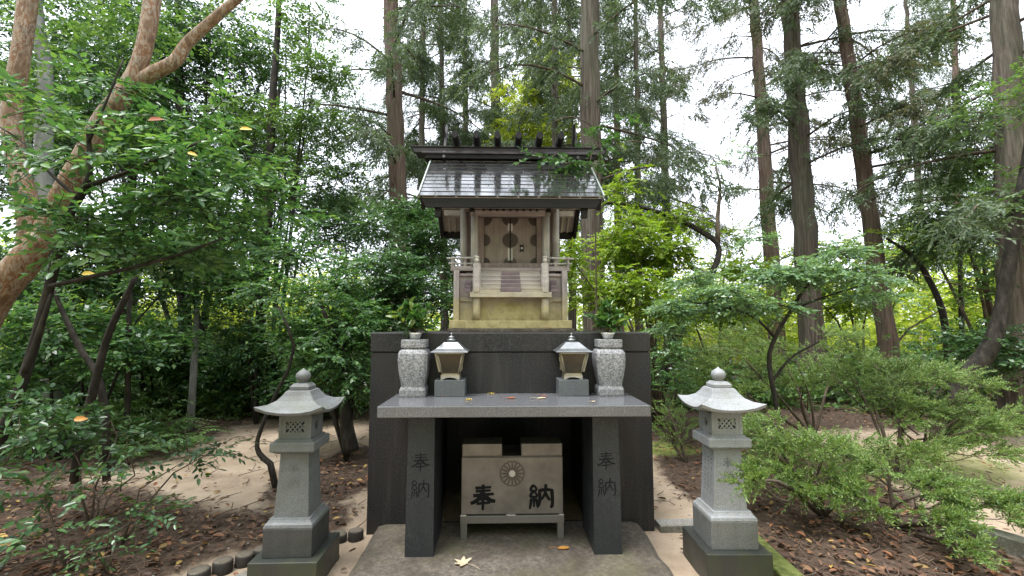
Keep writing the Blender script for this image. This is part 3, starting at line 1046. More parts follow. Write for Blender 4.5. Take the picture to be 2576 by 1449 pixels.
TZ = 1.037
t = Thing('altar_table', 'polished grey granite altar table on two carved tapering legs', 'table', (0, 3.3, SLAB))
t.part('table_top', MB().cbox(-.882, .895, 3.02, 3.592, .965, TZ, .005), 'table_granite')
for sx, cx in ((-1, -.612), (1, .618)):
    mb = MB()
    b = lambda w, y0, y1, z, dx=0: [(cx - w + dx, y0, z), (cx + w + dx, y0, z), (cx + w + dx, y1, z), (cx - w + dx, y1, z)]
    mb.loft([b(.092, 3.10, 3.54, SLAB - .01), b(.087, 3.125, 3.54, .963)])
    leg = t.part('leg', mb, 'leg_granite')
    ff = lambda u, v_, h, cx=cx: Vector((cx - .06 + u, 3.10 + .025 * ((v_ + .0 - SLAB) / .9) - h, v_))
    for gi, (g, z0) in enumerate(((HOU, .60), (NOU, .43))):
        t.part('carved_character', strokes(g, lambda u, v_, h, z0=z0, ff=ff: ff(u, v_ + z0, h), .118, .75, .0012), 'carved_shadow', leg)
turn(t.e)

# offering box under the table
t = Thing('offering_box', 'brown steel offering box with flower crest and black lettering under the table', 'offering box', (0, 3.5, SLAB))
BX0, BX1, BY = -.362, .358, 3.345
body = t.part('body', MB().cbox(BX0, BX1, BY, BY + .34, .234, .62, .004), 'box_steel')
t.part('rim', MB().box(BX0 + .004, BX1 - .004, BY + .006, BY + .33, .62, .632), 'lamp_dark')
t.part('lid_block', MB().cbox(BX0 + .002, -.075, BY - .002, BY + .2, .632, .718, .006), 'box_steel')
t.part('lid_block', MB().cbox(.063, BX1 - .002, BY - .002, BY + .2, .632, .718, .006), 'box_steel')
t.part('base_rail', MB().cbox(BX0 - .006, BX1 + .006, BY - .012, BY + .345, .176, .228, .003), 'box_rail_steel')
for x0, x1 in ((BX0 - .004, BX0 + .036), (-.045, .02), (BX1 - .034, BX1 + .004)):
    t.part('bracket', MB().box(x0, x1, BY - .014, BY + .0, .229, .2345), 'bright_steel')
for x0 in (BX0 - .002, BX1 - .042):
    for y0 in (BY - .006, BY + .295):
        t.part('leg', MB().box(x0, x0 + .044, y0, y0 + .04, SLAB, .176), 'box_rail_steel')
f1 = lambda u, v_, h, x0, z0: Vector((x0 + u, BY - h, z0 + v_))
t.part('painted_character', strokes(HOU, lambda u, v_, h: f1(u, v_, h, -.293, .266), .168, 1.6), 'black_paint', body)
t.part('painted_character', strokes(NOU, lambda u, v_, h: f1(u, v_, h, .118, .266), .168, 1.6), 'black_paint', body)
cx, cz, R = -.003, .512, .086
ring = lambda r, w, n=48: ([[(r * math.cos(2 * PI * k / n), r * math.sin(2 * PI * k / n)) for k in range(n + 1)], w])
crest = MB()


def ribbon(mb, pts, w, h):
    n = len(pts)
    P = [Vector((a, b, 0)) for a, b in pts]
    vs, fs = [], []
    for i, p in enumerate(P):
        d = (P[min(i + 1, n - 1)] - P[max(i - 1, 0)]).normalized()
        s = Vector((-d.y, d.x, 0)) * w / 2
        for q in (p + s, p - s):
            vs.append((cx + q.x, BY - h, cz + q.y))
    for i in range(n - 1):
        fs.append((2 * i, 2 * i + 1, 2 * i + 3, 2 * i + 2))
    mb.add(vs, fs)


ribbon(crest, ring(R, 0)[0], .004, .0012)
ribbon(crest, ring(.031, 0)[0], .0035, .0014)
for k in range(16):
    a = 2 * PI * k / 16 + PI / 16
    pts = []
    for (r, wd) in ((.033, .0), (.036, .0045), (.060, .0105), (.074, .0135), (.081, .010), (.0845, .0)):
        pts.append((r, wd))
    loop = pts + [(r, -w_) for r, w_ in reversed(pts[:-1])]
    lo = [(r * math.cos(a) - w_ * math.sin(a), r * math.sin(a) + w_ * math.cos(a)) for r, w_ in loop]
    ribbon(crest, lo, .0042, .0016 + .0001 * (k % 2))
cr = t.part('flower_crest', crest, 'crest_line', body)
oc = MB()
oc.add([(cx + (.0235 if k % 2 else .020) * math.cos(2 * PI * k / 16), BY - .0024, cz + (.0235 if k % 2 else .020) * math.sin(2 * PI * k / 16)) for k in range(16)], [tuple(range(16))])
t.part('crest_centre', oc, 'crest_white', body)
turn(t.e)


# stone flower vases with a metal cup
def vase(cx, cy, label, lab2, seed):
    t = Thing('stone_vase', label, 'vase', (cx, cy, TZ), 'granite flower vases on the altar table')
    def sq(w, z, c=.18):
        w /= 2
        k = w * c
        return [(cx - w, cy - w + k, z), (cx - w + k, cy - w, z), (cx + w - k, cy - w, z), (cx + w, cy - w + k, z), (cx + w, cy + w - k, z), (cx + w - k, cy + w, z), (cx - w + k, cy + w, z), (cx - w, cy + w - k, z)]
    z = TZ
    t.part('foot', MB().loft([sq(.186, z), sq(.190, z + .01), sq(.190, z + .05), sq(.172, z + .072)]), 'vase_granite')
    t.part('body', MB().loft([sq(.165, z + .072), sq(.172, z + .10), sq(.192, z + .15), sq(.208, z + .21), sq(.216, z + .27), sq(.214, z + .315), sq(.196, z + .335), sq(.176, z + .344)]), 'vase_granite')
    t.part('neck', MB().loft([sq(.176, z + .344), sq(.15, z + .352), sq(.15, z + .358)]), 'vase_granite')
    t.part('rim', MB().loft([sq(.176, z + .358), sq(.18, z + .364), sq(.18, z + .412), sq(.174, z + .418)]), 'vase_granite')
    turn(t.e)
    c = Thing('metal_cup', lab2, 'cup', (cx, cy, z + .418), 'metal flower cups in the vases')
    c.part('bowl', MB().lathe(cx, cy, [(.034, z + .4185), (.038, z + .43), (.052, z + .458), (.058, z + .468), (.05, z + .468), (.03, z + .44)], 20), 'bright_steel')
    turn(c.e)


VY = 3.492
vase(-.732, VY, 'mottled granite flower vase at the left end of the altar table', 'small steel cup in the left granite vase', 1)
vase(.735, VY + .01, 'mottled granite flower vase at the right end of the altar table', 'small steel cup in the right granite vase', 2)


def posy(cx, cy, z, label, sparse, w, seed):
    """evergreen sprigs in a cup"""
    r = np.random.default_rng(seed)
    t = Thing('evergreen_sprigs', label, 'sprigs', (cx, cy, z), 'evergreen sprigs offered in the vases')
    arrs = []
    for i in range(sparse):
        a = r.uniform(0, 2 * PI)
        lean = r.uniform(.1, 1.0) * w * 1.15
        L = r.uniform(.15, .27)
        tip = np.array([cx + math.cos(a) * lean, cy + math.sin(a) * lean * .7, z + L * (1.05 - .55 * lean / w)])
        b = np.array([cx, cy, z - .03])
        t.part('sprig_stem', MB().tube(curve([b, (b + tip) / 2 + np.array([0, 0, .03]), tip], 5), [.003] * 5, 4), 'brown_bark')
        m = 13
        u = r.uniform(.3, 1.02, m)[:, None]
        pos = b + (tip - b) * u + np.array([0, 0, .045]) * u * (1 - u) * 2
        d = (tip - b)[None, :] * 3 + r.normal(0, .45, (m, 3))
        n = np.array([0, -.3, 1.0]) + r.normal(0, .5, (m, 3))
        arrs.append(leaves(pos, d, n, r.uniform(.05, .085, m), r.uniform(.026, .042, m), .2, True, .18))
    t.npart('sprig_leaves', np.concatenate(arrs), 'leaf_sakaki', kind='stuff')
    turn(t.e)


posy(-.732, VY, TZ + .46, 'bushy evergreen sprigs in the left granite vase', 26, .17, 4)
posy(.735, VY + .01, TZ + .46, 'upright thin evergreen sprigs in the right granite vase', 22, .13, 6)


# metal lamps on stone pedestals
def lamp(cx, cy, lab_lamp, lab_ped):
    p = MB().cbox(cx - .112, cx + .112, cy - .09, cy + .09, TZ, TZ + .12, .004).build('stone_pedestal', 'pedestal_granite', None, (cx, cy, TZ))
    tag(p, lab_ped, 'pedestal', 'stone pedestals under the metal lamps')
    turn(p)
    z = TZ + .12
    t = Thing('metal_lamp', lab_lamp, 'lamp', (cx, cy, z), 'metal lamps on the altar table')
    # arched foot: four corner feet joined by plates with an arch cut out
    for s in (-1, 1):
        mb = MB()
        for (ax) in ('x',):
            n = 10
            top = [(-.07 + .14 * i / n, z + .028) for i in range(n + 1)]
            bot = []
            for i in range(n + 1):
                u = -.07 + .14 * i / n
                a = abs(u) / .05
                bot.append((u, z + (.016 * math.sqrt(max(0, 1 - a * a)) if a < 1 else 0)))
            y = cy + s * .062
            vs = [(cx + u, y - .004, zz) for u, zz in top] + [(cx + u, y - .004, zz) for u, zz in bot] + [(cx + u, y + .004, zz) for u, zz in top] + [(cx + u, y + .004, zz) for u, zz in bot]
            k = n + 1
            fs = []
            for i in range(n):
                fs += [(i, i + k, i + k + 1, i + 1), (i + 2 * k, i + 2 * k + 1, i + 3 * k + 1, i + 3 * k), (i, i + 1, i + 2 * k + 1, i + 2 * k), (i + k, i + 3 * k, i + 3 * k + 1, i + k + 1)]
            fs += [(0, 2 * k, 3 * k, k), (n, n + k, n + 3 * k, n + 2 * k)]
            mb.add(vs, fs)
        t.part('foot_plate', mb, 'metal_cap')
    for s in (-1, 1):
        t.part('foot_plate', MB().box(cx + s * .066 - .004, cx + s * .066 + .004, cy - .056, cy + .056, z + .003, z + .027), 'lamp_frame')
    t.part('base_tray', MB().cbox(cx - .07, cx + .07, cy - .066, cy + .066, z + .0275, z + .036, .003), 'lamp_frame')
    # tapering hexagonal-looking cage: four glass panes, corner bars, side fins
    zb, zt, wb, wt = z + .04, z + .198, .058, .094
    corner = lambda sx, sy, f, o=0: Vector((cx + sx * (wb + (wt - wb) * f + o), cy + sy * (wb + (wt - wb) * f + o), zb + (zt - zb) * f))
    cs = [(-1, -1), (1, -1), (1, 1), (-1, 1)]
    for k in range(4):
        a, b = cs[k], cs[(k + 1) % 4]
        mb = MB()
        mb.hexa([corner(*a, 0, -.004), corner(*b, 0, -.004), corner(*b, 0, -.008), corner(*a, 0, -.008), corner(*a, 1, -.004), corner(*b, 1, -.004), corner(*b, 1, -.008), corner(*a, 1, -.008)])
        t.part('glass_pane', mb, 'amber_glass')
    for (sx, sy) in cs:
        t.part('corner_bar', MB().tube([corner(sx, sy, 0), corner(sx, sy, 1)], [.0075, .0075], 6), 'lamp_frame')
        t.part('fin', MB().hexa([corner(sx, sy, .12, .006) + Vector((0, -.003, 0)), corner(sx, sy, .12, .02) + Vector((0, -.003, 0)), corner(sx, sy, .12, .02) + Vector((0, .003, 0)), corner(sx, sy, .12, .006) + Vector((0, .003, 0)),
                                corner(sx, sy, 1, .006) + Vector((0, -.003, 0)), corner(sx, sy, 1, .018) + Vector((0, -.003, 0)), corner(sx, sy, 1, .018) + Vector((0, .003, 0)), corner(sx, sy, 1, .006) + Vector((0, .003, 0))]), 'lamp_frame')
    for zz, w in ((zb - .003, wb + .006), (zt - .006, wt + .006)):
        t.part('cage_ring', MB().box(cx - w, cx + w, cy - w, cy + w, zz, zz + .008), 'lamp_frame')
    r = t.part('lamp_roof', MB().sqloft(cx, cy, [(.262, zt + .004), (.272, zt + .010), (.268, zt + .014), (.205, zt + .032), (.15, zt + .056), (.10, zt + .078), (.07, zt + .082)]), 'lamp_roof')
    zc = zt + .082
    t.part('finial', MB().lathe(cx, cy, [(.03, zc - .002), (.03, zc + .006), (.035, zc + .010), (.035, zc + .018), (.022, zc + .02), (.022, zc + .028), (.027, zc + .031), (.025, zc + .038), (.008, zc + .042), (.007, zc + .052), (.010, zc + .057), (.006, zc + .064), (.001, zc + .068)], 16), 'lamp_roof', r)
    turn(t.e)


lamp(-.462, VY + .03, 'brass lamp with silvery roof and amber panes, beside the left vase', 'grey stone block under the left brass lamp')
lamp(.458, VY + .03, 'brass lamp with silvery roof and amber panes, beside the right vase', 'grey stone block under the right brass lamp')


# ------------------------------------------------------------------ standing stone lanterns
def stone_lantern(X, Y, label, side_text, yaw, stone, block):
    t = Thing('stone_lantern', label, 'lantern', (X, Y, 0), 'stone lanterns flanking the altar')
    cx, cy = X, Y
    t.part('base', MB().cbox(cx - .2, cx + .2, cy - .2, cy + .2, -.03, .18, .005), 'dark_base_granite')
    t.part('base_block', MB().cbox(cx - .145, cx + .145, cy - .145, cy + .145, .18, .345, .004), block)
    t.part('moulding', MB().sqloft(cx, cy, [(.286, .345), (.290, .352), (.284, .368), (.262, .378), (.246, .390), (.240, .398)]), stone)
    sh = t.part('shaft', MB().sqloft(cx, cy, [(.208, .398), (.192, .54), (.178, .68), (.172, .772)]), stone)
    pf = t.part('platform', MB().sqloft(cx, cy, [(.20, .772), (.262, .79), (.266, .795), (.266, .838), (.258, .846)]), stone)
    t.part('platform_step', MB().sqloft(cx, cy, [(.225, .846), (.222, .858)]), stone)
    # fire box: front and back pierced by a lattice, round holes at the sides
    w, z0, z1 = .098, .858, .998
    th = .018
    for sx in (-1, 1):
        for sy in (-1, 1):
            box = MB().box(cx + sx * w - (th if sx > 0 else 0), cx + sx * w + (0 if sx > 0 else th), cy + sy * w - (th if sy > 0 else 0), cy + sy * w + (0 if sy > 0 else th), z0, z1)
            t.part('corner_post', box, stone)
    fb = t.part('fire_box_floor', MB().box(cx - w + .003, cx + w - .003, cy - w + .003, cy + w - .003, z0 - .002, z0 + .003), stone)
    for sy in (-1, 1):
        y0, y1 = sorted((cy + sy * (w - .002), cy + sy * (w - .016)))
        fr = MB()
        fr.box(cx - w + th, cx + w - th, y0, y1, z0, z0 + .042)
        fr.box(cx - w + th, cx + w - th, y0, y1, z1 - .034, z1)
        fr.box(cx - w + th, cx - .056, y0, y1, z0 + .042, z1 - .034)
        fr.box(cx + .056, cx + w - th, y0, y1, z0 + .042, z1 - .034)
        wf = t.part('window_frame', fr, stone, fb)
        zc0, zc1 = z0 + .042, z1 - .034
        ya, yb = y0 + .002, y1 - .002
        for k in range(4):
            xa = cx - .056 + .028 * k - .014
            for dirn in (1, -1):
                p, q = (xa, zc0), (xa + .056, zc1)
                if dirn < 0:
                    p, q = (xa, zc1), (xa + .056, zc0)
                # clip to the opening
                def clip(p, q):
                    out = []
                    for (a, b) in ((p, q), (q, p)):
                        x, z = a
                        if x < cx - .056:
                            f = (cx - .056 - x) / (b[0] - x)
                            x, z = cx - .056, z + f * (b[1] - z)
                        if x > cx + .056:
                            f = (cx + .056 - x) / (b[0] - x)
                            x, z = cx + .056, z + f * (b[1] - z)
                        out.append((x, z))
                    return out
                (ax_, az_), (bx_, bz_) = clip(p, q)
                o_ = .0006 * dirn
                t.part('lattice_bar', MB().bar((ax_, (ya + yb) / 2 + o_, az_), (bx_, (ya + yb) / 2 + o_, bz_), .009, .009, (0, 1, 0)), stone, fb)
    for sx in (-1, 1):
        x0, x1 = sorted((cx + sx * (w - .002), cx + sx * (w - .016)))
        n = 16
        hw, hz, zc = w - th, (z1 - z0) / 2, (z0 + z1) / 2
        outer, inner = [], []
        for k in range(n):
            a = 2 * PI * k / n + PI / 16
            m_ = max(abs(math.cos(a)) / hw, abs(math.sin(a)) / hz)
            outer.append((cy + math.cos(a) / m_, zc + math.sin(a) / m_))
            inner.append((cy + .028 * math.cos(a), zc + .028 * math.sin(a)))
        mb = MB()
        vs = [(x0, y, z) for y, z in outer] + [(x0, y, z) for y, z in inner] + [(x1, y, z) for y, z in outer] + [(x1, y, z) for y, z in inner]
        fs = []
        for k in range(n):
            j = (k + 1) % n
            fs += [(k, j, n + j, n + k), (2 * n + k, 3 * n + k, 3 * n + j, 2 * n + j), (n + k, n + j, 3 * n + j, 3 * n + k)]
        mb.add(vs, fs)
        t.part('side_panel', mb, stone, fb)
    t.part('fire_box_top', MB().box(cx - w + .003, cx + w - .003, cy - w + .003, cy + w - .003, z1, z1 + .008), stone)
    # sweeping square roof with upturned corners
    S = 24
    def ring(hw, z, lift):
        out = []
        for s in range(4):
            for k in range(6):
                u = -1 + 2 * k / 6
                a = [(u, -1), (1, u), (-u, 1), (-1, -u)][s]
                m_ = abs(u)
                b = 1 - 0.035 * (1 - m_ ** 2) * (1 if lift else 0)
                out.append((cx + hw * a[0] * (b if s in (1, 3) else 1), cy + hw * a[1] * (b if s in (0, 2) else 1), z + lift * m_ ** 2.6))
        return out
    prof = [(a_ * (.9 if a_ > .1 else .95), b_, c_ * .78) for a_, b_, c_ in [(.085, 1.004, 0), (.15, 1.010, .008), (.218, 1.016, .042), (.226, 1.032, .052), (.205, 1.046, .034), (.165, 1.064, .016), (.125, 1.090, .006), (.095, 1.120, .001), (.078, 1.146, 0), (.072, 1.150, 0)]]
    rf = t.part('roof', MB().loft([ring(*p) for p in prof], True, False), stone)
    t.part('roof_neck', MB().sqloft(cx, cy, [(.112, 1.150), (.118, 1.154), (.118, 1.172), (.085, 1.190), (.06, 1.192)]), stone, rf)
    t.part('finial', MB().lathe(cx, cy, [(.026, 1.190), (.030, 1.196), (.024, 1.200), (.036, 1.207), (.044, 1.222), (.046, 1.238), (.040, 1.254), (.026, 1.266), (.010, 1.274), (.002, 1.284)], 24), stone, rf)
    fx = lambda u, v_, h, z0: Vector((cx - .034 + u, cy - (.0961 - .048 * (v_ + z0 - .54)) - h, v_ + z0))
    fx = lambda u, v_, h, z0: Vector((cx - .034 + u, cy - np.interp(v_ + z0, [.398, .54, .68, .772], [.104, .096, .089, .086]) - h, v_ + z0))
    t.part('carved_character', strokes(HOU, lambda u, v_, h: fx(u, v_, h, .655), .066, .6, .0008), 'carved_grey', sh)
    t.part('carved_character', strokes(NOU, lambda u, v_, h: fx(u, v_, h, .565), .066, .6, .0008), 'carved_grey', sh)
    if side_text:
        rr = random.Random(9)
        mb = MB()
        sl = lambda y, z, h: Vector((cx - np.interp(z, [.398, .54, .68, .772], [.104, .096, .089, .086]) - h, y, z))
        for col in range(3):
            for row in range(9):
                y = cy - .05 + col * .045
                z = .70 - row * .026
                for _ in range(5):
                    a, b = rr.uniform(-.009, .009), rr.uniform(-.008, .008)
                    if rr.random() < .5:
                        q = [(y + a - .006, z + b), (y + a + .006, z + b), (y + a + .006, z + b + .003), (y + a - .006, z + b + .003)]
                    else:
                        q = [(y + a, z + b - .006), (y + a + .003, z + b - .006), (y + a + .003, z + b + .006), (y + a, z + b + .006)]
                    k = .0006 + .0001 * rr.random()
                    mb.add([sl(py, pz, k) for py, pz in q], [(0, 3, 2, 1)])
        t.part('carved_inscription', mb, 'carved_grey', sh)
    t.e.rotation_euler.z = yaw


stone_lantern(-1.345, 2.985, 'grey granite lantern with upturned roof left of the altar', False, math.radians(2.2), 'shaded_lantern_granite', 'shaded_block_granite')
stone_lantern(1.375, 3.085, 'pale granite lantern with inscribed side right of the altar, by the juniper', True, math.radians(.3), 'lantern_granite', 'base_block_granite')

# ------------------------------------------------------------------ the small wooden shrine
SZ = 1.505
t = Thing('wooden_shrine', 'small weathered wooden shrine with dark shingled gable roof on the plinth', 'shrine', (0, 4.3, SZ))
P_ = t.part
P_('stone_footing', MB().cbox(-.525, .525, 3.80, 4.78, SZ, SZ + .03, .004), 'concrete')
b0 = SZ + .03
P_('sill', MB().cbox(-.505, .505, 3.862, 3.985, b0, b0 + .066, .004), 'shrine_wood_beam')
for sx in (-1, 1):
    P_('sill', MB().cbox(sx * .47 - .035, sx * .47 + .035, 3.987, 4.70, b0, b0 + .066, .004), 'shrine_wood_beam')
    P_('sill_end', MB().cbox(sx * .455 - .06, sx * .455 + .06, 3.848, 3.861, b0 + .003, b0 + .069, .003), 'shrine_wood_beam')
z0, zd = b0 + .066, 2.037
for sx in (-1, 1):
    for yy in (3.955, 4.66):
        P_('post', MB().cbox(sx * .468 - .024, sx * .468 + .024, yy - .024, yy + .024, z0, zd, .004), 'shrine_wood')
    # panels and rails either side of the stair
    xa, xb = sorted((sx * .444, sx * .32))
    P_('lower_panel', MB().box(xa, xb, 3.972, 3.985, z0, 1.765), 'shrine_wood')
    P_('rail', MB().cbox(xa, xb, 3.955, 3.984, 1.767, 1.805, .003), 'shrine_wood_beam')
    P_('upper_panel', MB().box(xa, xb, 3.975, 3.985, 1.807, 1.985), 'shrine_wood')
    P_('rail', MB().cbox(xa, xb, 3.957, 3.984, 1.987, 2.012, .003), 'shrine_wood_beam')
    P_('side_panel', MB().box(sx * .468 - .008, sx * .468 + .008, 3.98, 4.636, z0, zd), 'shrine_wood')
    P_('stair_column', MB().lathe(sx * .292, 3.90, [(.033, z0), (.034, z0 + .08), (.033, 1.785), (.028, 1.797)], 16), 'shrine_wood')
P_('front_panel', MB().box(-.318, .318, 3.95, 3.968, z0, 1.845), 'shrine_wood_beam')
P_('stair_front_board', MB().cbox(-.345, .345, 3.845, 3.885, 1.798, 1.842, .004), 'stair_wood')
for k in range(5):
    zt = 1.842 + .0385 * (k + 1)
    ya = 3.862 + .034 * k
    tr = P_('stair_tread', MB().box(-.262, .262, ya, ya + .05, zt - .0382, zt - .0095).box(-.262, .262, ya - .007, ya + .05, zt - .0094, zt), 'stair_wood')
    w = .088 - .002 * k
    P_('tread_plate', MB().box(-w, w, ya - .009, ya + .002, zt - .034, zt - .0035), 'tread_plate', tr)
    for sx in (-1, 1):
        P_('tread_end', MB().box(sx * .372 - .03 + .004 * k, sx * .372 + .03 - .002 * k, ya + .012, ya + .05, zt - .036, zt - .006), 'tread_plate', tr)
for sx in (-1, 1):
    P_('stair_stringer', MB().hexa([(sx * .29 - .026, 3.885, 1.842), (sx * .29 + .026, 3.885, 1.842), (sx * .29 + .026, 4.03, 1.842), (sx * .29 - .026, 4.03, 1.842),
                                    (sx * .29 - .026, 3.90, 1.90), (sx * .29 + .026, 3.90, 1.90), (sx * .29 + .026, 4.03, 2.034), (sx * .29 - .026, 4.03, 2.034)]), 'shrine_wood')
    nw = P_('newel_post', MB().lathe(sx * .290, 3.868, [(.033, 1.8425), (.033, 2.075), (.03, 2.088), (.022, 2.092)], 8, False), 'stair_wood')
    P_('newel_cap', MB().lathe(sx * .290, 3.868, [(.022, 2.09), (.022, 2.125), (.017, 2.130), (.024, 2.137), (.024, 2.147), (.012, 2.158), (.003, 2.166)], 14), 'metal_cap', nw)
P_('deck', MB().cbox(-.525, .525, 3.985, 4.72, 2.039, 2.066, .003), 'shrine_wood_beam')
P_('deck_edge', MB().cbox(-.262, .262, 3.999, 4.03, 2.037, 2.068, .003), 'stair_wood')
for sx in (-1, 1):
    for (zr, r, xe) in ((2.150, .0095, .56), (2.105, .008, .545)):
        P_('handrail', MB().tube([(sx * .31, 3.95 if zr > 2.12 else 4.0, zr), (sx * xe, 4.0, zr)], [r, r], 8), 'pillar_wood')
        P_('handrail', MB().tube([(sx * .51, 3.97, zr + .004), (sx * .51, 4.72, zr + .004)], [r, r], 8), 'pillar_wood')
    P_('handrail_sill', MB().box(sx * .43 - .09, sx * .43 + .09, 3.992, 4.012, 2.0665, 2.082), 'shrine_wood_beam')
    for xx in (.40, .51):
        P_('baluster', MB().box(sx * xx - .011, sx * xx + .011, 3.993, 4.010, 2.082, 2.145), 'shrine_wood')
# body
P_('threshold', MB().cbox(-.285, .285, 4.055, 4.10, 2.067, 2.118, .003), 'inner_wood')
for sx in (-1, 1):
    P_('front_pillar', MB().lathe(sx * .322, 4.075, [(.033, 2.067), (.033, 2.585)], 18), 'pillar_wood')
    P_('corner_pillar', MB().lathe(sx * .428, 4.235, [(.036, 2.067), (.036, 2.74)], 18), 'pillar_wood')
    P_('corner_pillar', MB().lathe(sx * .428, 4.62, [(.036, 2.067), (.036, 2.74)], 18), 'pillar_wood')
    P_('door_jamb', MB().cbox(sx * .265 - .026, sx * .265 + .026, 4.085, 4.135, 2.118, 2.54, .003), 'inner_wood')
    P_('pillar_board', MB().box(sx * .30 - .0115, sx * .30 + .0115, 4.06, 4.07, 2.067, 2.175), 'inner_wood')
    P_('side_wall', MB().box(sx * .428 - .012, sx * .428 + .012, 4.26, 4.60, 2.067, 2.74), 'shrine_wood')
    P_('front_wall', MB().box(min(sx * .29, sx * .43), max(sx * .29, sx * .43), 4.23, 4.25, 2.067, 2.74), 'inner_wood')
    P_('reveal', MB().box(sx * .293 - .008, sx * .293 + .008, 4.136, 4.229, 2.067, 2.60), 'inner_wood')
    P_('beam_end', MB().lathe(sx * .345, 4.03, [(.02, 2.578), (.026, 2.585), (.02, 2.605)], 10), 'black_fitting')
P_('back_wall', MB().box(-.43, .43, 4.61, 4.63, 2.067, 2.74), 'shrine_wood')
P_('lintel', MB().cbox(-.36, .36, 4.045, 4.11, 2.545, 2.60, .004), 'shrine_wood_beam')
for k in range(9):
    x = -.24 + .06 * k
    P_('bracket_peg', MB().box(x - .009, x + .009, 4.030, 4.046, 2.586, 2.606), 'dark_wood')
P_('frieze', MB().box(-.42, .42, 4.10, 4.125, 2.60, 2.70), 'inner_wood')
for sx in (-1, 1):
    xa, xb = sorted((sx * .004, sx * .238))
    dr = P_('door', MB().cbox(xa, xb, 4.118, 4.136, 2.119, 2.543, .003), 'door_wood')
    yf = 4.118

    def plate(pts, name='door_fitting', mat='door_fitting', h=.0025, dr=dr):
        n = len(pts)
        mb = MB().add([(x, yf - h, z) for x, z in pts] + [(x, yf + .001, z) for x, z in pts], [tuple(range(n))] + [(i, i + n, (i + 1) % n + n, (i + 1) % n) for i in range(n)])
        return P_(name, mb, mat, dr)

    def halfdisc(x, z, r, a0, a1, n=14):
        return [(x + r * math.cos(a0 + (a1 - a0) * i / n), z + r * math.sin(a0 + (a1 - a0) * i / n)) for i in range(n + 1)]
    ci, co = sx * .006, sx * .236
    s1 = 0 if sx > 0 else PI
    zc = 2.335
    plate(halfdisc(ci, zc, .066, -PI / 2, PI / 2) if sx > 0 else halfdisc(ci, zc, .066, PI / 2, 3 * PI / 2))
    plate(halfdisc(co, zc, .056, PI / 2, 3 * PI / 2) if sx > 0 else halfdisc(co, zc, .056, -PI / 2, PI / 2))
    for zz, up in ((2.540, -1), (2.122, 1)):
        for xx, dx in ((ci, sx), (co, -sx)):
            a0 = math.atan2(0, dx)
            a1 = a0 + (PI / 2) * up * dx
            r = .072 if zz > 2.3 else .055
            plate([(xx, zz)] + halfdisc(xx, zz, r, a0, a1, 8))
    for za, zb in ((2.42, 2.49), (2.15, 2.26)):
        x0, x1 = sorted((sx * .006, sx * .022))
        plate([(x0, za), (x1, za), (x1, zb), (x0, zb)], 'latch_plate', 'pillar_wood', .004)
    if sx > 0:
        zz, xx = 2.263, .105
        plate([(xx - .019, zz - .036), (xx - .005, zz - .028), (xx + .005, zz - .028), (xx + .019, zz - .036), (xx + .016, zz), (xx + .019, zz + .036), (xx + .005, zz + .028), (xx - .005, zz + .028), (xx - .019, zz + .036), (xx - .016, zz)], 'lock', 'black_fitting', .004)
        plate([(xx - .009, zz - .010), (xx + .009, zz - .010), (xx + .009, zz + .010), (xx - .009, zz + .010)], 'lock_plate', 'pillar_wood', .006)
P_('door_post', MB().box(-.0035, .0035, 4.112, 4.118, 2.119, 2.543), 'black_fitting')

# roof
RY, RZ, EY, EZ, RW = 4.30, 3.165, 3.62, 2.60, .755
sl = Vector((0, EY - RY, EZ - RZ))
SL = sl.length
sl.normalize()
nf = Vector((0, sl.z, -sl.y))
nf = nf if nf.z > 0 else -nf                         # outward normal of the front slope
for sgn in (1, -1):
    e = Vector((0, RY + (EY - RY) * sgn, EZ))
    r_ = Vector((0, RY, RZ))
    n_ = Vector((0, nf.y * sgn, nf.z))
    mb = MB()
    for X in (-RW + .02, RW - .02):
        pass
    a, b = -RW + .03, RW - .03
    q = [r_ - n_ * .012, e - n_ * .012, e - n_ * .03, r_ - n_ * .03]
    mb.loft([[Vector((a, p.y, p.z)) for p in q], [Vector((b, p.y, p.z)) for p in q]])
    P_('roof_deck', mb, 'rafter_wood')
    # rafters under the deck
    for k in range(21):
        x = -.64 + .064 * k
        if sgn > 0 and abs(x) < .0:
            continue
        P_('rafter', MB().bar(Vector((x, 0, 0)) + r_ - n_ * .045 + (e - r_) * .06, Vector((x, 0, 0)) + r_ - n_ * .045 + (e - r_) * .965, .02, .028, n_), 'rafter_wood')
    for sx in (-1, 1):
        P_('barge_board', MB().bar(Vector((sx * (RW - .035), 0, 0)) + r_ - n_ * .066, Vector((sx * (RW - .035), 0, 0)) + e - n_ * .066 + (e - r_) * .01, .03, .10, n_), 'dark_wood')
        P_('edge_strip', MB().bar(Vector((sx * (RW - .004), 0, 0)) + r_ + n_ * .002, Vector((sx * (RW - .004), 0, 0)) + e + n_ * .002, .012, .03, n_), 'copper_edge')
# shingles: each its own piece, sharing four meshes
rows, wid = 11, .168
rowh = SL / rows
sh_mesh = []
rs = random.Random(21)
for vks in range(4):
    mb = MB()
    w, L, th = wid - .004, rowh * 1.42, .0048
    jag = [rs.uniform(-.0015, .0015) for _ in range(4)]
    mb.hexa([(-w / 2, jag[0], 0), (w / 2, jag[1], 0), (w / 2, L, 0), (-w / 2, L, 0), (-w / 2, jag[0], th), (w / 2, jag[1], th), (w / 2, L, th * .5), (-w / 2, L, th * .5)])
    me = bpy.data.meshes.new('roof_shingle')
    me.from_pydata(mb.v, [], mb.f)
    me.materials.append(MATS['roof_shingle'])
    sh_mesh.append(me)


def shingle(me, m4):
    o = bpy.data.objects.new('roof_shingle', me)
    COL.objects.link(o)
    o.parent = t.e
    o.matrix_local = Matrix.Translation(-t.loc) @ m4
    return o


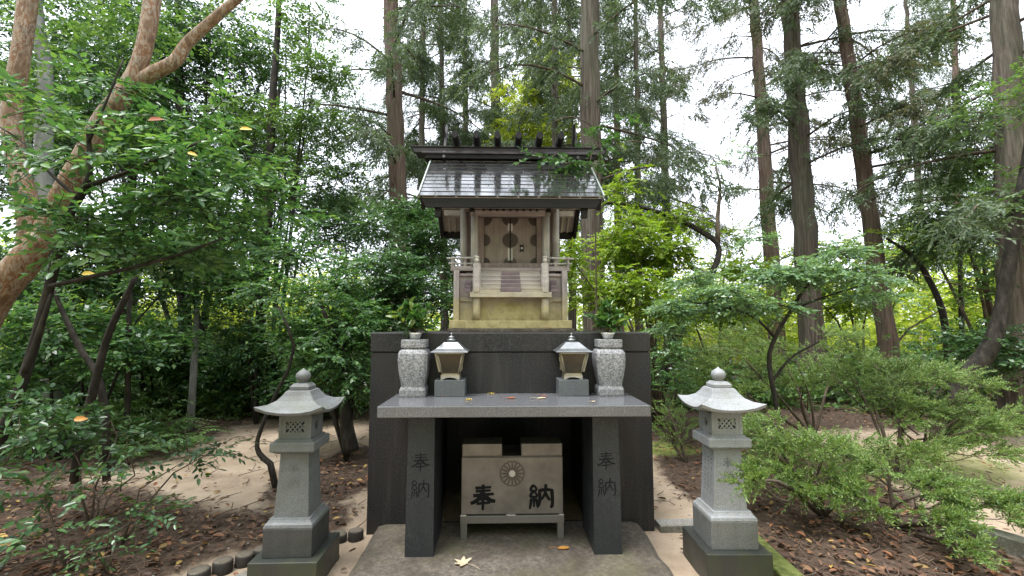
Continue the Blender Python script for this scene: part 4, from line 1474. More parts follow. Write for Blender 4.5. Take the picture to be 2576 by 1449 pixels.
for sgn in (1, -1):
    up = -Vector((0, sl.y * sgn, sl.z))                       # up the slope
    n_ = Vector((0, nf.y * sgn, nf.z))
    xr = up.cross(n_)
    for r in range(rows):
        off = rs.uniform(-.5, .5) * wid
        x = -RW + .012 + off - wid
        while x < RW - .012:
            x0, x1 = max(x, -RW + .012), min(x + wid, RW - .012)
            x += wid
            if x1 - x0 < .02:
                continue
            s = (x1 - x0) / wid
            org = Vector((0, EY if sgn > 0 else 2 * RY - EY, EZ)) + up * (rowh * r - .006) + n_ * (.0045 + .0005 * (r % 2))
            m4 = Matrix(((xr.x, up.x, n_.x, (x0 + x1) / 2), (xr.y, up.y, n_.y, org.y), (xr.z, up.z, n_.z, org.z), (0, 0, 0, 1)))
            tilt = Matrix.Rotation(math.radians(-1.7 + rs.uniform(-.12, .12)), 4, 'X') @ Matrix.Rotation(math.radians(rs.uniform(-.35, .35)), 4, 'Y')
            shingle(rs.choice(sh_mesh), m4 @ tilt @ Matrix.Diagonal((s, 1, 1, 1)))
    ef = Vector((0, EY if sgn > 0 else 2 * RY - EY, EZ))
    dy = .012 * sgn
    f0 = ef.y + .010 * sgn
    f1 = f0 + .028 * sgn
    ya, yb = min(f0, f1), max(f0, f1)
    P_('fascia', MB().hexa([(-.688, ya, 2.512), (.688, ya, 2.512), (.688, yb, 2.512), (-.688, yb, 2.512), (-.738, ya, 2.588), (.738, ya, 2.588), (.738, yb, 2.588), (-.738, yb, 2.588)]), 'dark_wood')
for sx in (-1, 1):
    P_('fascia_drop', MB().hexa([(sx * .60 - .02, 3.66, 2.44), (sx * .60 + .02, 3.66, 2.44), (sx * .60 + .02, 3.70, 2.44), (sx * .60 - .02, 3.70, 2.44), (sx * .60 - .03, 3.66, 2.53), (sx * .60 + .03, 3.66, 2.53), (sx * .60 + .03, 3.70, 2.53), (sx * .60 - .03, 3.70, 2.53)]), 'dark_wood')
    P_('gable_wall', MB().add([(sx * .43, 3.98, 2.70), (sx * .43, 4.62, 2.70), (sx * .43, 4.30, 3.04), (sx * .41, 3.98, 2.70), (sx * .41, 4.62, 2.70), (sx * .41, 4.30, 3.04)], [(0, 1, 2), (5, 4, 3), (0, 3, 4, 1), (1, 4, 5, 2), (2, 5, 3, 0)]), 'inner_wood')
for yy, zz in ((4.01, 2.632), (4.60, 2.70)):
    P_('purlin', MB().cbox(-.66, .66, yy - .03, yy + .03, zz - .026, zz + .03, .004), 'rafter_wood')
P_('ridge_box', MB().cbox(-.80, .80, RY - .10, RY + .10, 3.130, 3.172, .004), 'dark_wood')
P_('ridge_board', MB().cbox(-.83, .83, RY - .115, RY + .115, 3.172, 3.192, .003), 'ridge_wood')
P_('ridge_beam', MB().hexa([(-.895, RY - .085, 3.193), (.895, RY - .085, 3.193), (.895, RY + .085, 3.193), (-.895, RY + .085, 3.193), (-.925, RY - .085, 3.24), (.925, RY - .085, 3.24), (.925, RY + .085, 3.24), (-.925, RY + .085, 3.24)]), 'ridge_wood')
P_('ridge_cap', MB().cbox(-.935, .935, RY - .095, RY + .095, 3.24, 3.255, .003), 'dark_wood')
for k in range(6):
    x = -.51 + .196 * k
    secs = []
    for (yy, s) in ((-.24, .72), (-.225, .82), (-.1, .98), (0, 1.0), (.1, .98), (.225, .82), (.24, .72)):
        secs.append([(x + .036 * s * math.cos(2 * PI * j / 14), RY + yy, 3.257 + .05 + .05 * s * math.sin(2 * PI * j / 14)) for j in range(14)])
    P_('ridge_billet', MB().loft(secs, True, True), 'dark_wood')
for sx in (-1, 1):
    for sg in (-1, 1):
        P_('crossed_finial', MB().bar((sx * .632 + .010 * sg, RY - .10 * sg, 3.12), (sx * .626 + .010 * sg, RY + .05 * sg, 3.49), .05, .024, (1, 0, 0)), 'dark_wood')
turn(t.e)

# ------------------------------------------------------------------ edging and kerbs
lm = []
for i in range(3):
    side = MB().lathe(0, 0, [(.054 + .004 * i, -.1), (.055 + .004 * i, .10 + .008 * i), (.051 + .004 * i, .108 + .008 * i)], 12)
    lm.append((side, .108 + .008 * i, .051 + .004 * i))
pl = curve([Vector((x, y, 0)) for x, y in EDGING], 200)
acc, last, k = 0, pl[0], 0
spots = []
for p in pl:
    if (p - last).length > .116 or not spots:
        spots.append(p)
        last = p
ORD = 'nearest second third fourth fifth sixth seventh eighth ninth tenth eleventh twelfth thirteenth fourteenth fifteenth sixteenth seventeenth eighteenth nineteenth twentieth'.split()
for k, p in enumerate(reversed(spots)):
    side, zt, r = lm[k % 3]
    top = MB().lathe(0, 0, [(r - .001, zt - .004), (r - .003, zt + .004), (r * .5, zt + .005)], 12)
    e = Thing('log_edging_post', ('cut edging log nearest the altar plinth, behind the left lantern' if k == 0 else ORD[k] + ' cut edging log from the plinth in the row past the left lantern'), 'log', (0, 0, 0), 'cut logs edging the left flower bed')
    e.part('log', side, 'log_side')
    e.part('cut_end', top, 'log_end')
    e.e.location = (p.x, p.y, ground_z(p.x + .1, p.y) - random.uniform(.04, .07))
    e.e.rotation_euler = (random.uniform(-.05, .05), random.uniform(-.05, .05), random.uniform(0, 6))


def ground_bar(name, label, cat, p, q, w, h, mat, sink=.05, seg=9, up=0.0):
    """a long kerb or beam lying on the ground, a little uneven"""
    p, q = Vector(p), Vector(q)
    d = (q - p).normalized()
    s = Vector((d.y, -d.x, 0))
    secs = []
    for i in range(seg):
        c = p.lerp(q, i / (seg - 1))
        j = .006 * mnoise.noise((c.x * 5, c.y * 5, 2))
        b = .008
        zt = h + j + up
        secs.append([c + s * (w / 2) + Vector((0, 0, -sink)), c + s * (w / 2 + j) + Vector((0, 0, zt - b)), c + s * (w / 2 - b) + Vector((0, 0, zt)), c - s * (w / 2 - b) + Vector((0, 0, zt)), c - s * (w / 2 + j) + Vector((0, 0, zt - b)), c - s * (w / 2) + Vector((0, 0, -sink))])
    o = MB().loft(secs).build(name, mat, None, (p.x, p.y, 0))
    return tag(o, label, cat)


ground_bar('kerb_beam', 'narrow grey kerb beside the cut logs at the lower left', 'kerb', (-2.02, 2.2, 0), (-1.62, 2.95, 0), .09, .05, 'kerb_concrete')
ground_bar('mossy_beam', 'moss-covered beam on the ground right of the right stone lantern', 'beam', (1.72, 3.55, 0), (1.70, 2.3, 0), .15, .045, 'moss_wood')
ground_bar('kerb_beam', 'grey concrete kerb in the sand at the lower right', 'kerb', (3.35, 3.55, 0), (3.75, 2.5, 0), .12, .11, 'kerb_concrete')
ground_bar('stone_step', 'low weathered stone bar between the altar plinth and right lantern', 'step', (1.12, 3.66, 0), (1.62, 3.70, 0), .12, .05, 'kerb_concrete')


# ------------------------------------------------------------------ fallen leaves one can point at
def fallen_leaf(px, py, z, size, mat, label, kind='oval', rot=0.0, curl=.25, petiole=True, Yfix=None):
    Y = Yfix if Yfix else GY(py, z)
    p = U(px, py, Y)
    p.z = z
    if kind == 'oval':
        pr = [(-.5, 0), (-.3, .2), (0, .27), (.3, .18), (.5, 0)]
        out = [(a, b) for a, b in pr] + [(a, -b) for a, b in reversed(pr[1:-1])]
    else:
        out = []
        for k in range(5):
            a = -1.9 + .95 * k
            for (da, r) in ((-.33, .26), (-.14, .44), (0, .60 if k == 2 else .5), (.14, .44)):
                out.append((r * math.cos(a + da), r * math.sin(a + da)))
        out.append((-.2, 0))
    vs, n = [], len(out)
    for a, b in out:
        vs.append((a * size, b * size, .004 + curl * size * (b * b * 1.6 + .5 * max(0, a) ** 2)))
    vs.append((0, 0, .003))
    mb = MB().add(vs, [(i, (i + 1) % n, n) for i in range(n)])
    if petiole:
        mb.tube([(-.45 * size if kind == 'oval' else -.15 * size, 0, .006), (-.8 * size, .06 * size, .012), (-1.15 * size, .16 * size, .006)], [.0016, .0014, .0012], 4)
    o = mb.build('fallen_leaf', mat)
    o.location = p
    o.rotation_euler.z = rot
    return tag(o, label, 'leaf', 'fallen leaves on the altar')


T0 = TZ + .001
fallen_leaf(1362, 1003, T0, .075, 'leaf_tan', 'curled brown leaf right of centre on the altar table', 'oval', .3, .5)
fallen_leaf(1368, 996, T0, .06, 'leaf_red', 'red leaf tucked behind the curled brown leaf on the altar table', 'oval', -.2, .3)
fallen_leaf(1287, 1003, T0, .07, 'leaf_red', 'narrow red leaf at the middle of the altar table', 'oval', .1, .8)
fallen_leaf(1238, 991, T0, .05, 'leaf_yellow', 'ragged yellow leaf behind the middle of the altar table', 'lobed', 1.0)
fallen_leaf(1258, 986, T0, .045, 'leaf_yellow', 'small yellow leaf at the back edge of the altar table', 'oval', .4)
fallen_leaf(1178, 1006, T0, .055, 'leaf_yellow', 'yellow lobed leaf in front of the left lamp on the altar table', 'lobed', 2.2)
fallen_leaf(1118, 997, T0, .03, 'leaf_orange', 'tiny orange leaf against the left stone block', 'oval', 1.2)
fallen_leaf(1493, 1011, T0, .045, 'leaf_tan', 'pale leaf near the right end of the altar table', 'oval', .9)
fallen_leaf(1166, 1417, SLAB + .003, .125, 'leaf_tan', 'large pale maple leaf with long stalk on the slab', 'lobed', 2.6, .25)
fallen_leaf(1418, 1380, SLAB + .003, .085, 'leaf_orange', 'orange leaf on the slab by the right table leg', 'oval', .1, .4)
fallen_leaf(1384, 828, SZ + .031, .06, 'leaf_red', 'red leaf lying at the right front of the shrine footing', 'oval', .1, .5, Yfix=3.825)
fallen_leaf(1207, 830, SZ + .031, .05, 'leaf_yellow', 'yellow leaf at the left front of the shrine footing', 'oval', .3, .4, Yfix=3.825)
fallen_leaf(1243, 830, SZ + .031, .045, 'leaf_yellow', 'second yellow leaf from the left at the shrine footing', 'oval', 2.3, .4, Yfix=3.825)

# ------------------------------------------------------------------ tall cedars
conifer('cedar_tree', 'tall straight cedar standing left of the shrine roof', 985, 60, 1005, 600, 11.0, .50, 4.6, 23, 48, 3.0, 'leaf_cedar', 'red_cedar_bark', 15, 1)
conifer('cedar_tree', 'slender cedar directly behind the ridge of the shrine', 1244, 60, 1252, 600, 15.5, .50, 4.5, 17, 34, 2.9, 'leaf_cedar', 'cedar_bark', 17, 2)
conifer('cedar_tree', 'thick mossy cedar just behind the right side of the shrine roof', 1483, 60, 1494, 700, 8.6, .46, 4.2, 22, 44, 2.9, 'leaf_cedar', 'cedar_bark', 15, 3)
conifer('cedar_tree', 'thin cedar next to the thick mossy cedar behind the shrine', 1548, 60, 1556, 600, 16.5, .34, 5.0, 16, 22, 2.0, 'leaf_cedar', 'red_cedar_bark', 15, 4)
conifer('cedar_tree', 'narrow pale-green trunked cedar above the curved bare branch', 1662, 60, 1678, 600, 17.0, .40, 5.0, 17, 34, 3.0, 'leaf_cedar_brown', 'cedar_bark', 18, 5)
conifer('cedar_tree', 'mid-sized cedar left of the thickest right-hand cedar', 1900, 60, 1940, 640, 14.0, .54, 5.5, 17, 34, 3.0, 'leaf_cedar_brown', 'red_cedar_bark', 17, 6)
conifer('cedar_tree', 'thickest upright cedar right of the altar, with rough brown bark', 1990, 60, 2040, 800, 10.2, .60, 4.6, 15, 30, 2.5, 'leaf_cedar', 'cedar_bark', 16, 7)
conifer('cedar_tree', 'reddish cedar leaning left near the right side', 2122, 60, 2232, 860, 9.6, .43, 4.6, 14, 26, 2.4, 'leaf_cedar_brown', 'red_cedar_bark', 15, 8)
conifer('cedar_tree', 'broad shaded cedar at the right edge of the picture', 2530, 60, 2560, 760, 7.2, .66, 2.6, 13, 34, 2.6, 'leaf_cedar', 'cedar_bark', 20, 9)
conifer('cedar_tree', 'far cedar showing between the two right-hand cedars and the edge', 2400, 60, 2410, 600, 18.0, .45, 6.0, 17, 30, 3.0, 'leaf_cedar', 'red_cedar_bark', 18, 10)
CED_A = conifer('cedar_tree', 'feathery cedar with foliage filling the gap left of the shrine ridge', 1110, 60, 1116, 600, 16.0, .30, 3.5, 16, 46, 2.8, 'leaf_cedar', 'cedar_bark', 22, 12)
CED_B = conifer('cedar_tree', 'feathery cedar with drooping foliage behind the right half of the shrine ridge', 1395, 60, 1398, 600, 12.0, .26, 4.6, 14, 40, 2.5, 'leaf_cedar', 'cedar_bark', 20, 13)
conifer('cedar_tree', 'bushy young cedar filling the gap right of the thick mossy cedar', 1600, 60, 1606, 600, 13.0, .24, 3.6, 14, 36, 2.2, 'leaf_cedar', 'cedar_bark', 18, 14)

for (src, px, Y, rz, sc, lab) in (
        (CED_A, 1175, 20.0, 1.1, 1.25, 'far feathery cedar rising left of the ridge centre of the shrine'),
        (CED_A, 1345, 19.0, 2.4, 1.2, 'far feathery cedar rising right of the ridge centre of the shrine'),
        (CED_B, 1055, 14.5, 3.0, 1.1, 'feathery cedar close to the right of the tall left-hand cedar'),
        (CED_B, 1440, 17.5, 4.2, 1.25, 'far cedar glimpsed left of the thick mossy cedar'),
        (CED_A, 2330, 22.0, 3.7, 1.25, 'farthest cedar in the upper right, beyond the loose green tree')):
    dup(src, px, Y, rz, sc, lab)

# ------------------------------------------------------------------ left: smooth peeling-bark tree
Yp = 3.7
base = Vector((-5.0, Yp, 0))
t = Thing('peeling_bark_tree', 'tree with smooth orange and cream peeling bark at the left edge', 'tree', base)


def px_tube(pts, Yd, n=18):
    """(px, py, width in px) at depth Yd"""
    P = [U(a, b, Yd + (c[0] if c else 0)) for a, b, w, *c in pts]
    R = [w / 2 * Yd / FPX * math.cos(math.atan((a - 1288) / FPX)) for a, b, w, *c in pts]
    cp = curve(P, n)
    rp = [float(np.interp(i / (n - 1) * (len(R) - 1), range(len(R)), R)) for i in range(n)]
    return cp, rp


cp, rp = px_tube([(-120, 960, 150), (-60, 830, 140), (0, 730, 120), (60, 660, 110), (110, 590, 95)], Yp)
cp = [base + Vector((0, 0, -.1)), base.lerp(cp[0], .5) + Vector((-.02, 0, 0))] + cp
t.part('trunk', MB().tube(cp, [.26, .2] + [r * .88 for r in rp], 16, True, .10), 'peeling_bark')
for nm, pts in (('limb', [(78, 640, 90), (75, 540, 84), (45, 420, 76), (28, 290, 72), (55, 120, 72), (78, -60, 66)]),
                ('limb', [(95, 620, 84), (150, 500, 84), (215, 390, 78), (265, 300, 74), (330, 210, 70), (365, 110, 60), (392, -60, 52)]),
                ('limb', [(325, 225, 56), (375, 190, 50), (440, 155, 46), (470, 110, 40), (530, 55, 36), (640, -40, 30)])):
    cp, rp = px_tube(pts, Yp)
    t.part(nm, MB().tube(cp, [r * .86 for r in rp], 14, True, .18), 'peeling_bark')
cp, rp = px_tube([(370, 190, 12), (420, 150, 10), (300, 130, 8), (260, 140, 5)], Yp - .1)
arrs = []
for (a, b, Y, rx, rz, n) in ((140, 80, 5.0, 120, 120, 110), (330, 60, 5.0, 160, 90, 90), (560, 60, 4.8, 120, 70, 40), (110, 280, 5.0, 120, 110, 90), (-260, 300, 4.0, 150, 300, 110), (200, -200, 4.0, 450, 120, 220)):
    c = np.array(U(a, b, Y))
    for lc, lr in lobes(c, np.array([rx * Y / FPX, .5, rz * Y / FPX]), 6):
        p, d, nn = blob_twigs(lc, lr, max(4, n // 6))
        arrs.append(sprays(p, d, nn, 8, .26, .07, .032, .9, .3, True))
t.npart('crown', np.concatenate(arrs), 'leaf_mid', kind='stuff')

# grey trunk standing behind it
t = Thing('grey_trunk_tree', 'smooth grey trunked tree behind the peeling-bark tree', 'tree', U(120, 900, 6.5) * 1.0)
cp, rp = px_tube([(135, 980, 60), (130, 700, 56), (110, 400, 52), (115, 200, 48), (95, 60, 42), (80, -120, 36)], 6.5)
cp[0].z = -.1
t.part('trunk', MB().tube(cp, rp, 14, True, .1), 'grey_bark')
arrs = []
for (a, b, Y, rx, rz, n) in ((120, 60, 6.8, 200, 130, 260), (300, 120, 7.2, 160, 110, 220), (40, -120, 6.8, 300, 160, 200), (180, 270, 7.0, 150, 90, 160)):
    c = np.array(U(a, b, Y))
    for lc, lr in lobes(c, np.array([rx * Y / FPX, .8, rz * Y / FPX]), 8):
        p, d, nn = blob_twigs(lc, lr, max(4, n // 8))
        arrs.append(sprays(p, d, nn, 8, .28, .075, .034, .9, .3))
t.npart('crown', np.concatenate(arrs), 'leaf_dark', kind='stuff')
t.e.location = t.loc

# dark slender tree leaning in front of it, with tiers of glossy leaves
Yd = 3.15
base = U(-30, 1190, Yd)
base.z = ground_z(base.x, base.y)
cp, rp = px_tube([(-30, 1190, 40), (10, 1080, 36), (70, 920, 32), (125, 720, 30), (165, 560, 28), (215, 470, 24), (226, 420, 18), (222, 330, 12)], Yd, 24)
tr = [(cp, rp, 'dark_bark', 'trunk')]
for pts in ([(215, 470, 18), (300, 440, 13), (400, 400, 9), (520, 350, 6)], [(125, 720, 16), (260, 690, 13), (420, 650, 10), (560, 600, 6)], [(200, 500, 14), (130, 440, 10), (60, 360, 7), (0, 320, 5)],
            [(60, 940, 16), (130, 740, 12), (0, 0, 0)][:2], [(165, 560, 10), (260, 520, 8), (380, 500, 5)], [(222, 360, 10), (270, 250, 7), (310, 150, 5)]):
    c2, r2 = px_tube(pts, Yd - .04, 10)
    tr.append((c2, r2, 'dark_bark', 'limb'))
tree = bush('dark_slender_tree', 'dark slender leaning tree with tiers of glossy leaves, far left foreground', 'tree',
            [(70, 360, 3.2, 80, .3, 40, 14), (30, 500, 3.1, 60, .3, 40, 10), (230, 350, 3.2, 60, .3, 40, 14), (140, 280, 3.2, 70, .4, 40, 18), (340, 300, 3.2, 90, .45, 45, 40), (450, 310, 3.3, 110, .45, 50, 50), (120, 400, 3.0, 70, .4, 40, 16), (370, 430, 3.3, 120, .5, 40, 50),
             (540, 400, 3.4, 110, .5, 60, 70), (480, 520, 3.3, 150, .5, 50, 80), (250, 560, 3.1, 130, .4, 45, 60), (620, 490, 3.6, 120, .5, 60, 60), (180, 620, 2.9, 60, .3, 30, 14),
             (400, 620, 3.3, 140, .5, 45, 60), (220, 170, 3.3, 80, .5, 50, 24), (580, 600, 3.5, 110, .4, 50, 50), (0, 220, 3.2, 40, .3, 50, 8)],
            base, 'leaf_glossy', .07, .033, .26, 9, 'dark_bark', False, six=True, k=4, trunk=tr, flat=.15)
for (px, py, mat, rot, s) in ((372, 303, 'leaf_red', .4, .09), (602, 325, 'leaf_yellow', .2, .075), (471, 384, 'leaf_yellow', -.4, .06), (205, 690, 'leaf_yellow', .3, .07), (185, 1055, 'leaf_orange', .1, .075)):
    p = np.array([U(px, py, 2.75)])
    o = np_obj('withered_leaf', leaves(p, np.array([[math.cos(rot), .1, math.sin(rot) * .5]]), np.array([[.1, -.9, .5]]), np.array([s]), np.array([s * .5]), .2, True), mat, tree.e, tree.loc)

# ------------------------------------------------------------------ left: evergreen trees and shrubs behind the clearing
tr = []
cp, rp = px_tube([(470, 1000, 40), (462, 700, 34), (455, 400, 28), (450, 100, 22), (448, -120, 16)], 9.5)
cp[0].z = -.1
tr.append((cp, rp, 'dark_bark', 'trunk'))
EVG = bush('evergreen_tree', 'large dense dark evergreen tree filling the upper left', 'tree',
     [(330, 90, 9.6, 190, 1.2, 130, 700), (520, 60, 9.3, 170, 1.0, 120, 560), (470, 260, 9.6, 220, 1.2, 120, 700), (660, 180, 9.4, 130, 1.0, 130, 330), (260, 330, 9.8, 200, 1.0, 110, 520), (600, 380, 9.4, 170, 1.0, 90, 480), (300, -80, 9.6, 400, 1.2, 100, 500)],
     (-6.5, 9.5, 0), 'leaf_dark', .085, .045, .34, 9, 'dark_bark', True, .05, trunk=tr, k=10)
for (px, Y, rz, lab) in ((330, 12.5, 2.0, 'evergreen tree behind the large dark evergreen, upper left'), (600, 14.0, 4.0, 'far evergreen tree behind the thin dark upright stem'), (60, 11.5, 5.4, 'evergreen tree far back at the left edge')):
    dup(EVG, px, Y, rz, 1.0, lab)
tr = []
cp, rp = px_tube([(640, 1000, 30), (676, 520, 26), (684, 280, 22), (697, 100, 17), (704, -60, 13)], 8.2)
cp[0].z = -.1
tr.append((cp, rp, 'dark_bark', 'trunk'))
bush('evergreen_tree', 'open evergreen with thin dark upright stem left of the bright sky gap', 'tree',
     [(720, 90, 8.4, 110, .9, 90, 150), (800, 170, 8.3, 90, .8, 60, 130), (640, 300, 8.3, 110, .8, 80, 170), (760, 330, 8.4, 120, .9, 70, 230), (820, 430, 8.4, 90, .8, 60, 190), (700, 450, 8.2, 130, .9, 60, 260), (780, 20, 8.3, 90, .6, 50, 80)],
     (-4.3, 8.2, 0), 'leaf_mid', .08, .042, .32, 9, 'dark_bark', True, .03, trunk=tr, k=8)

SH = 'shrubs walling the clearing on the left'
for lab, bl, mt, bx in (('dark glossy shrub between the crooked stems in the left thicket', [(120, 820, 5.4, 150, .5, 90, 330), (280, 880, 5.6, 110, .5, 80, 240), (60, 940, 5.2, 120, .5, 60, 200)], 'leaf_glossy', -5.2),
                        ('dark glossy shrub reaching up behind the leaning slender tree', [(330, 640, 6.2, 150, .5, 80, 330), (180, 680, 6.0, 120, .5, 80, 260), (480, 640, 6.6, 110, .5, 70, 220)], 'leaf_dark', -5.6),
                        ('low leafy shrub at the foot of the far left thicket', [(150, 960, 7.0, 160, .5, 70, 480)], 'leaf_glossy', -7.0),
                        ('low leafy shrub under the shadowy shrub at the back of the clearing', [(420, 940, 8.4, 130, .5, 60, 460), (360, 860, 7.6, 110, .5, 60, 330)], 'leaf_glossy', -6.4),
                        ('low leafy shrub behind the left stone lantern roof', [(620, 950, 8.2, 130, .5, 55, 460), (540, 890, 7.8, 100, .5, 60, 300)], 'leaf_glossy', -4.8),
                        ('low leafy shrub left of the plinth under the layered shrub', [(820, 960, 7.6, 110, .5, 55, 420), (720, 960, 7.4, 90, .5, 50, 300), (930, 900, 7.6, 80, .5, 70, 240)], 'leaf_dark', -3.1),
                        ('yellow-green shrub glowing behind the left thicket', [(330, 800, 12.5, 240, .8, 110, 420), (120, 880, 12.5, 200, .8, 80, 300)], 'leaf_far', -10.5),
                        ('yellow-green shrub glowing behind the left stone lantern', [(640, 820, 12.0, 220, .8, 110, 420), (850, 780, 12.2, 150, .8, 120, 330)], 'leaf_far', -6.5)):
    bush('leafy_shrub', lab, 'shrub', bl, (bx, bl[0][2], 0), mt, .08, .042, .28, 9, 'dark_bark', True, .02, SH)
bush('evergreen_shrub', 'dark evergreen shrub behind the leaning slender tree, far left', 'shrub', [(60, 720, 7.2, 160, .8, 130, 480), (90, 900, 7.0, 150, .8, 110, 380)], (-7.0, 7.2, 0), 'leaf_dark', .08, .04, .3, 9, group=SH, stem_r=.04)
bush('evergreen_shrub', 'mid-green shrub above the ferns left of the clearing', 'shrub', [(260, 700, 8.0, 150, .8, 120, 480), (300, 860, 7.8, 140, .7, 110, 300), (180, 560, 8.2, 150, .8, 80, 330)], (-6.2, 8.0, 0), 'leaf_glossy', .08, .04, .3, 9, group=SH, stem_r=.04)
bush('evergreen_shrub', 'shadowy shrub with crooked stems at the back of the clearing', 'shrub', [(470, 700, 8.6, 150, .8, 110, 480), (480, 850, 8.4, 130, .7, 100, 280), (430, 570, 8.6, 150, .7, 80, 350)], (-5.4, 8.5, 0), 'leaf_dark', .08, .04, .3, 9, group=SH, stem_r=.04)
bush('evergreen_shrub', 'glossy green shrub behind the left stone lantern, lit from above', 'shrub', [(620, 720, 7.4, 130, .8, 110, 480), (600, 850, 7.2, 120, .7, 90, 330), (720, 660, 7.6, 110, .7, 80, 330), (640, 600, 7.9, 130, .7, 70, 300)], (-4.0, 7.3, 0), 'leaf_glossy', .075, .038, .28, 9, group=SH, stem_r=.03)
tr = []
cp, rp = px_tube([(884, 1135, 40), (872, 1070, 34), (868, 980, 22), (860, 880, 16), (800, 760, 10)], 5.3)
tr.append((cp, rp, 'dark_bark', 'trunk'))
bush('evergreen_shrub', 'bright glossy shrub between the left stone lantern and the plinth', 'shrub', [(780, 760, 5.6, 130, .6, 90, 420), (850, 860, 5.4, 100, .5, 90, 380), (730, 860, 5.7, 110, .5, 80, 300), (900, 790, 5.7, 70, .5, 70, 190), (850, 690, 6.0, 110, .5, 60, 250), (880, 950, 5.3, 60, .4, 50, 110), (790, 930, 5.6, 70, .4, 50, 120)],
     (-1.85, 5.3, .0), 'leaf_glossy', .058, .03, .22, 10, group=SH, stem_r=.022, trunk=tr)
bush('evergreen_shrub', 'grey-green leafy shrub under the tall cedar left of the shrine', 'shrub', [(770, 560, 8.8, 120, .7, 70, 360), (900, 600, 8.6, 110, .7, 70, 400), (860, 520, 9.0, 100, .6, 50, 240), (980, 560, 8.6, 90, .6, 60, 280)], (-3.0, 8.6, 0), 'leaf_pale', .08, .04, .3, 9, group=SH, stem_r=.035)
bush('evergreen_shrub', 'dark layered shrub directly left of the wooden shrine', 'shrub', [(1000, 690, 6.8, 110, .7, 60, 420), (1080, 620, 7.0, 90, .6, 70, 360), (1000, 790, 6.5, 100, .6, 50, 360), (1110, 740, 6.6, 70, .6, 70, 260), (930, 730, 6.9, 80, .5, 60, 240), (1060, 540, 7.4, 80, .5, 60, 220)], (-1.7, 6.8, 0), 'leaf_dark', .065, .028, .28, 11, group=SH, stem_r=.03, flat=.1)

# crooked bare stems seen in the left thicket
for (pts, Y, lab) in (([(330, 900, 20), (300, 780, 18), (250, 720, 12), (130, 735, 12)], 5.0, None), ):
    pass
for i, (pts, Y, lab) in enumerate((
        ([(190, 1150, 26), (235, 980, 26), (270, 850, 24), (310, 760, 20), (345, 690, 14)], 4.4, 'dark crooked stem slanting right in the left thicket'),
        ([(275, 1120, 22), (250, 960, 22), (205, 880, 20), (160, 790, 16), (130, 720, 12)], 4.5, 'dark crooked stem slanting left in the left thicket'),
        ([(322, 1020, 18), (322, 900, 16), (325, 780, 14), (330, 700, 9)], 5.6, 'upright dark stem in the left thicket near the ferns'),
        ([(480, 1070, 22), (486, 960, 20), (492, 860, 18), (496, 780, 13)], 7.0, 'pale upright stem at the back of the sandy clearing'),
        ([(700, 1180, 18), (660, 1150, 16), (646, 1120, 13), (660, 1070, 11), (690, 1000, 10), (740, 880, 8), (700, 770, 6)], 4.3, 'thin bent dark stem behind the left stone lantern'))):
    cp, rp = px_tube(pts, Y, 14)
    gz = ground_z(cp[0].x, cp[0].y)
    cp[0].z = gz - .05
    th = Thing('bare_stem_sapling', lab, 'sapling', (cp[0].x, cp[0].y, gz))
    th.part('stem', MB().tube(cp, rp, 8, True, .25), 'grey_bark' if i == 3 else 'dark_bark')
    q = np.array(cp[-1])[None, :] + RNG.normal(0, .14, (10, 3)) * np.array([1, 1, .6])
    th.npart('foliage', sprays(q, RNG.normal(0, 1, (10, 3)) * np.array([1, 1, .2]), np.array([[0, 0, 1.0]]).repeat(10, 0) + RNG.normal(0, .2, (10, 3)), 9, .22, .06, .03), 'leaf_glossy', kind='stuff')

# low shrubs of the left foreground
LF = 'low glossy shrubs in the left foreground'
for (lab, blobs, b, mat, s) in (
        ('low dark glossy shrub at the far lower left corner', [(50, 1050, 2.9, 110, .35, 60, 40), (-40, 1180, 2.7, 120, .35, 80, 36), (30, 1340, 2.6, 80, .3, 60, 10)], (-3.1, 2.8, .09), 'leaf_dark', .06),
        ('low glossy shrub in front of the ferns', [(170, 1080, 3.5, 110, .35, 60, 55), (280, 1060, 3.7, 100, .35, 50, 50), (340, 1130, 3.6, 70, .3, 40, 16)], (-3.0, 3.4, .09), 'leaf_dark', .058),
        ('sparse young shrub with red-brown stems at the lower left', [(130, 1230, 2.9, 110, .3, 60, 20), (270, 1230, 3.0, 90, .3, 50, 14)], (-2.7, 2.9, .09), 'leaf_glossy', .05),
        ('small leafy seedling on the leaf mould left of the lantern', [(560, 1115, 3.7, 60, .2, 25, 12), (500, 1140, 3.6, 40, .2, 30, 8)], (-2.62, 3.2, .09), 'leaf_dark', .05),
        ('tiny ground-hugging sprout beside the cut logs', [(330, 1300, 2.9, 90, .2, 22, 22), (270, 1370, 2.75, 80, .2, 25, 18)], (-2.4, 2.85, .09), 'leaf_dark', .04)):
    bush('low_shrub', lab, 'shrub', blobs, b, mat, s, s * .5, .18, 8, 'brown_bark', True, .008, LF, True, k=4)
cp, rp = px_tube([(365, 1335, 12), (420, 1260, 10), (470, 1180, 8), (500, 1120, 6), (520, 1090, 4)], 3.2, 10)


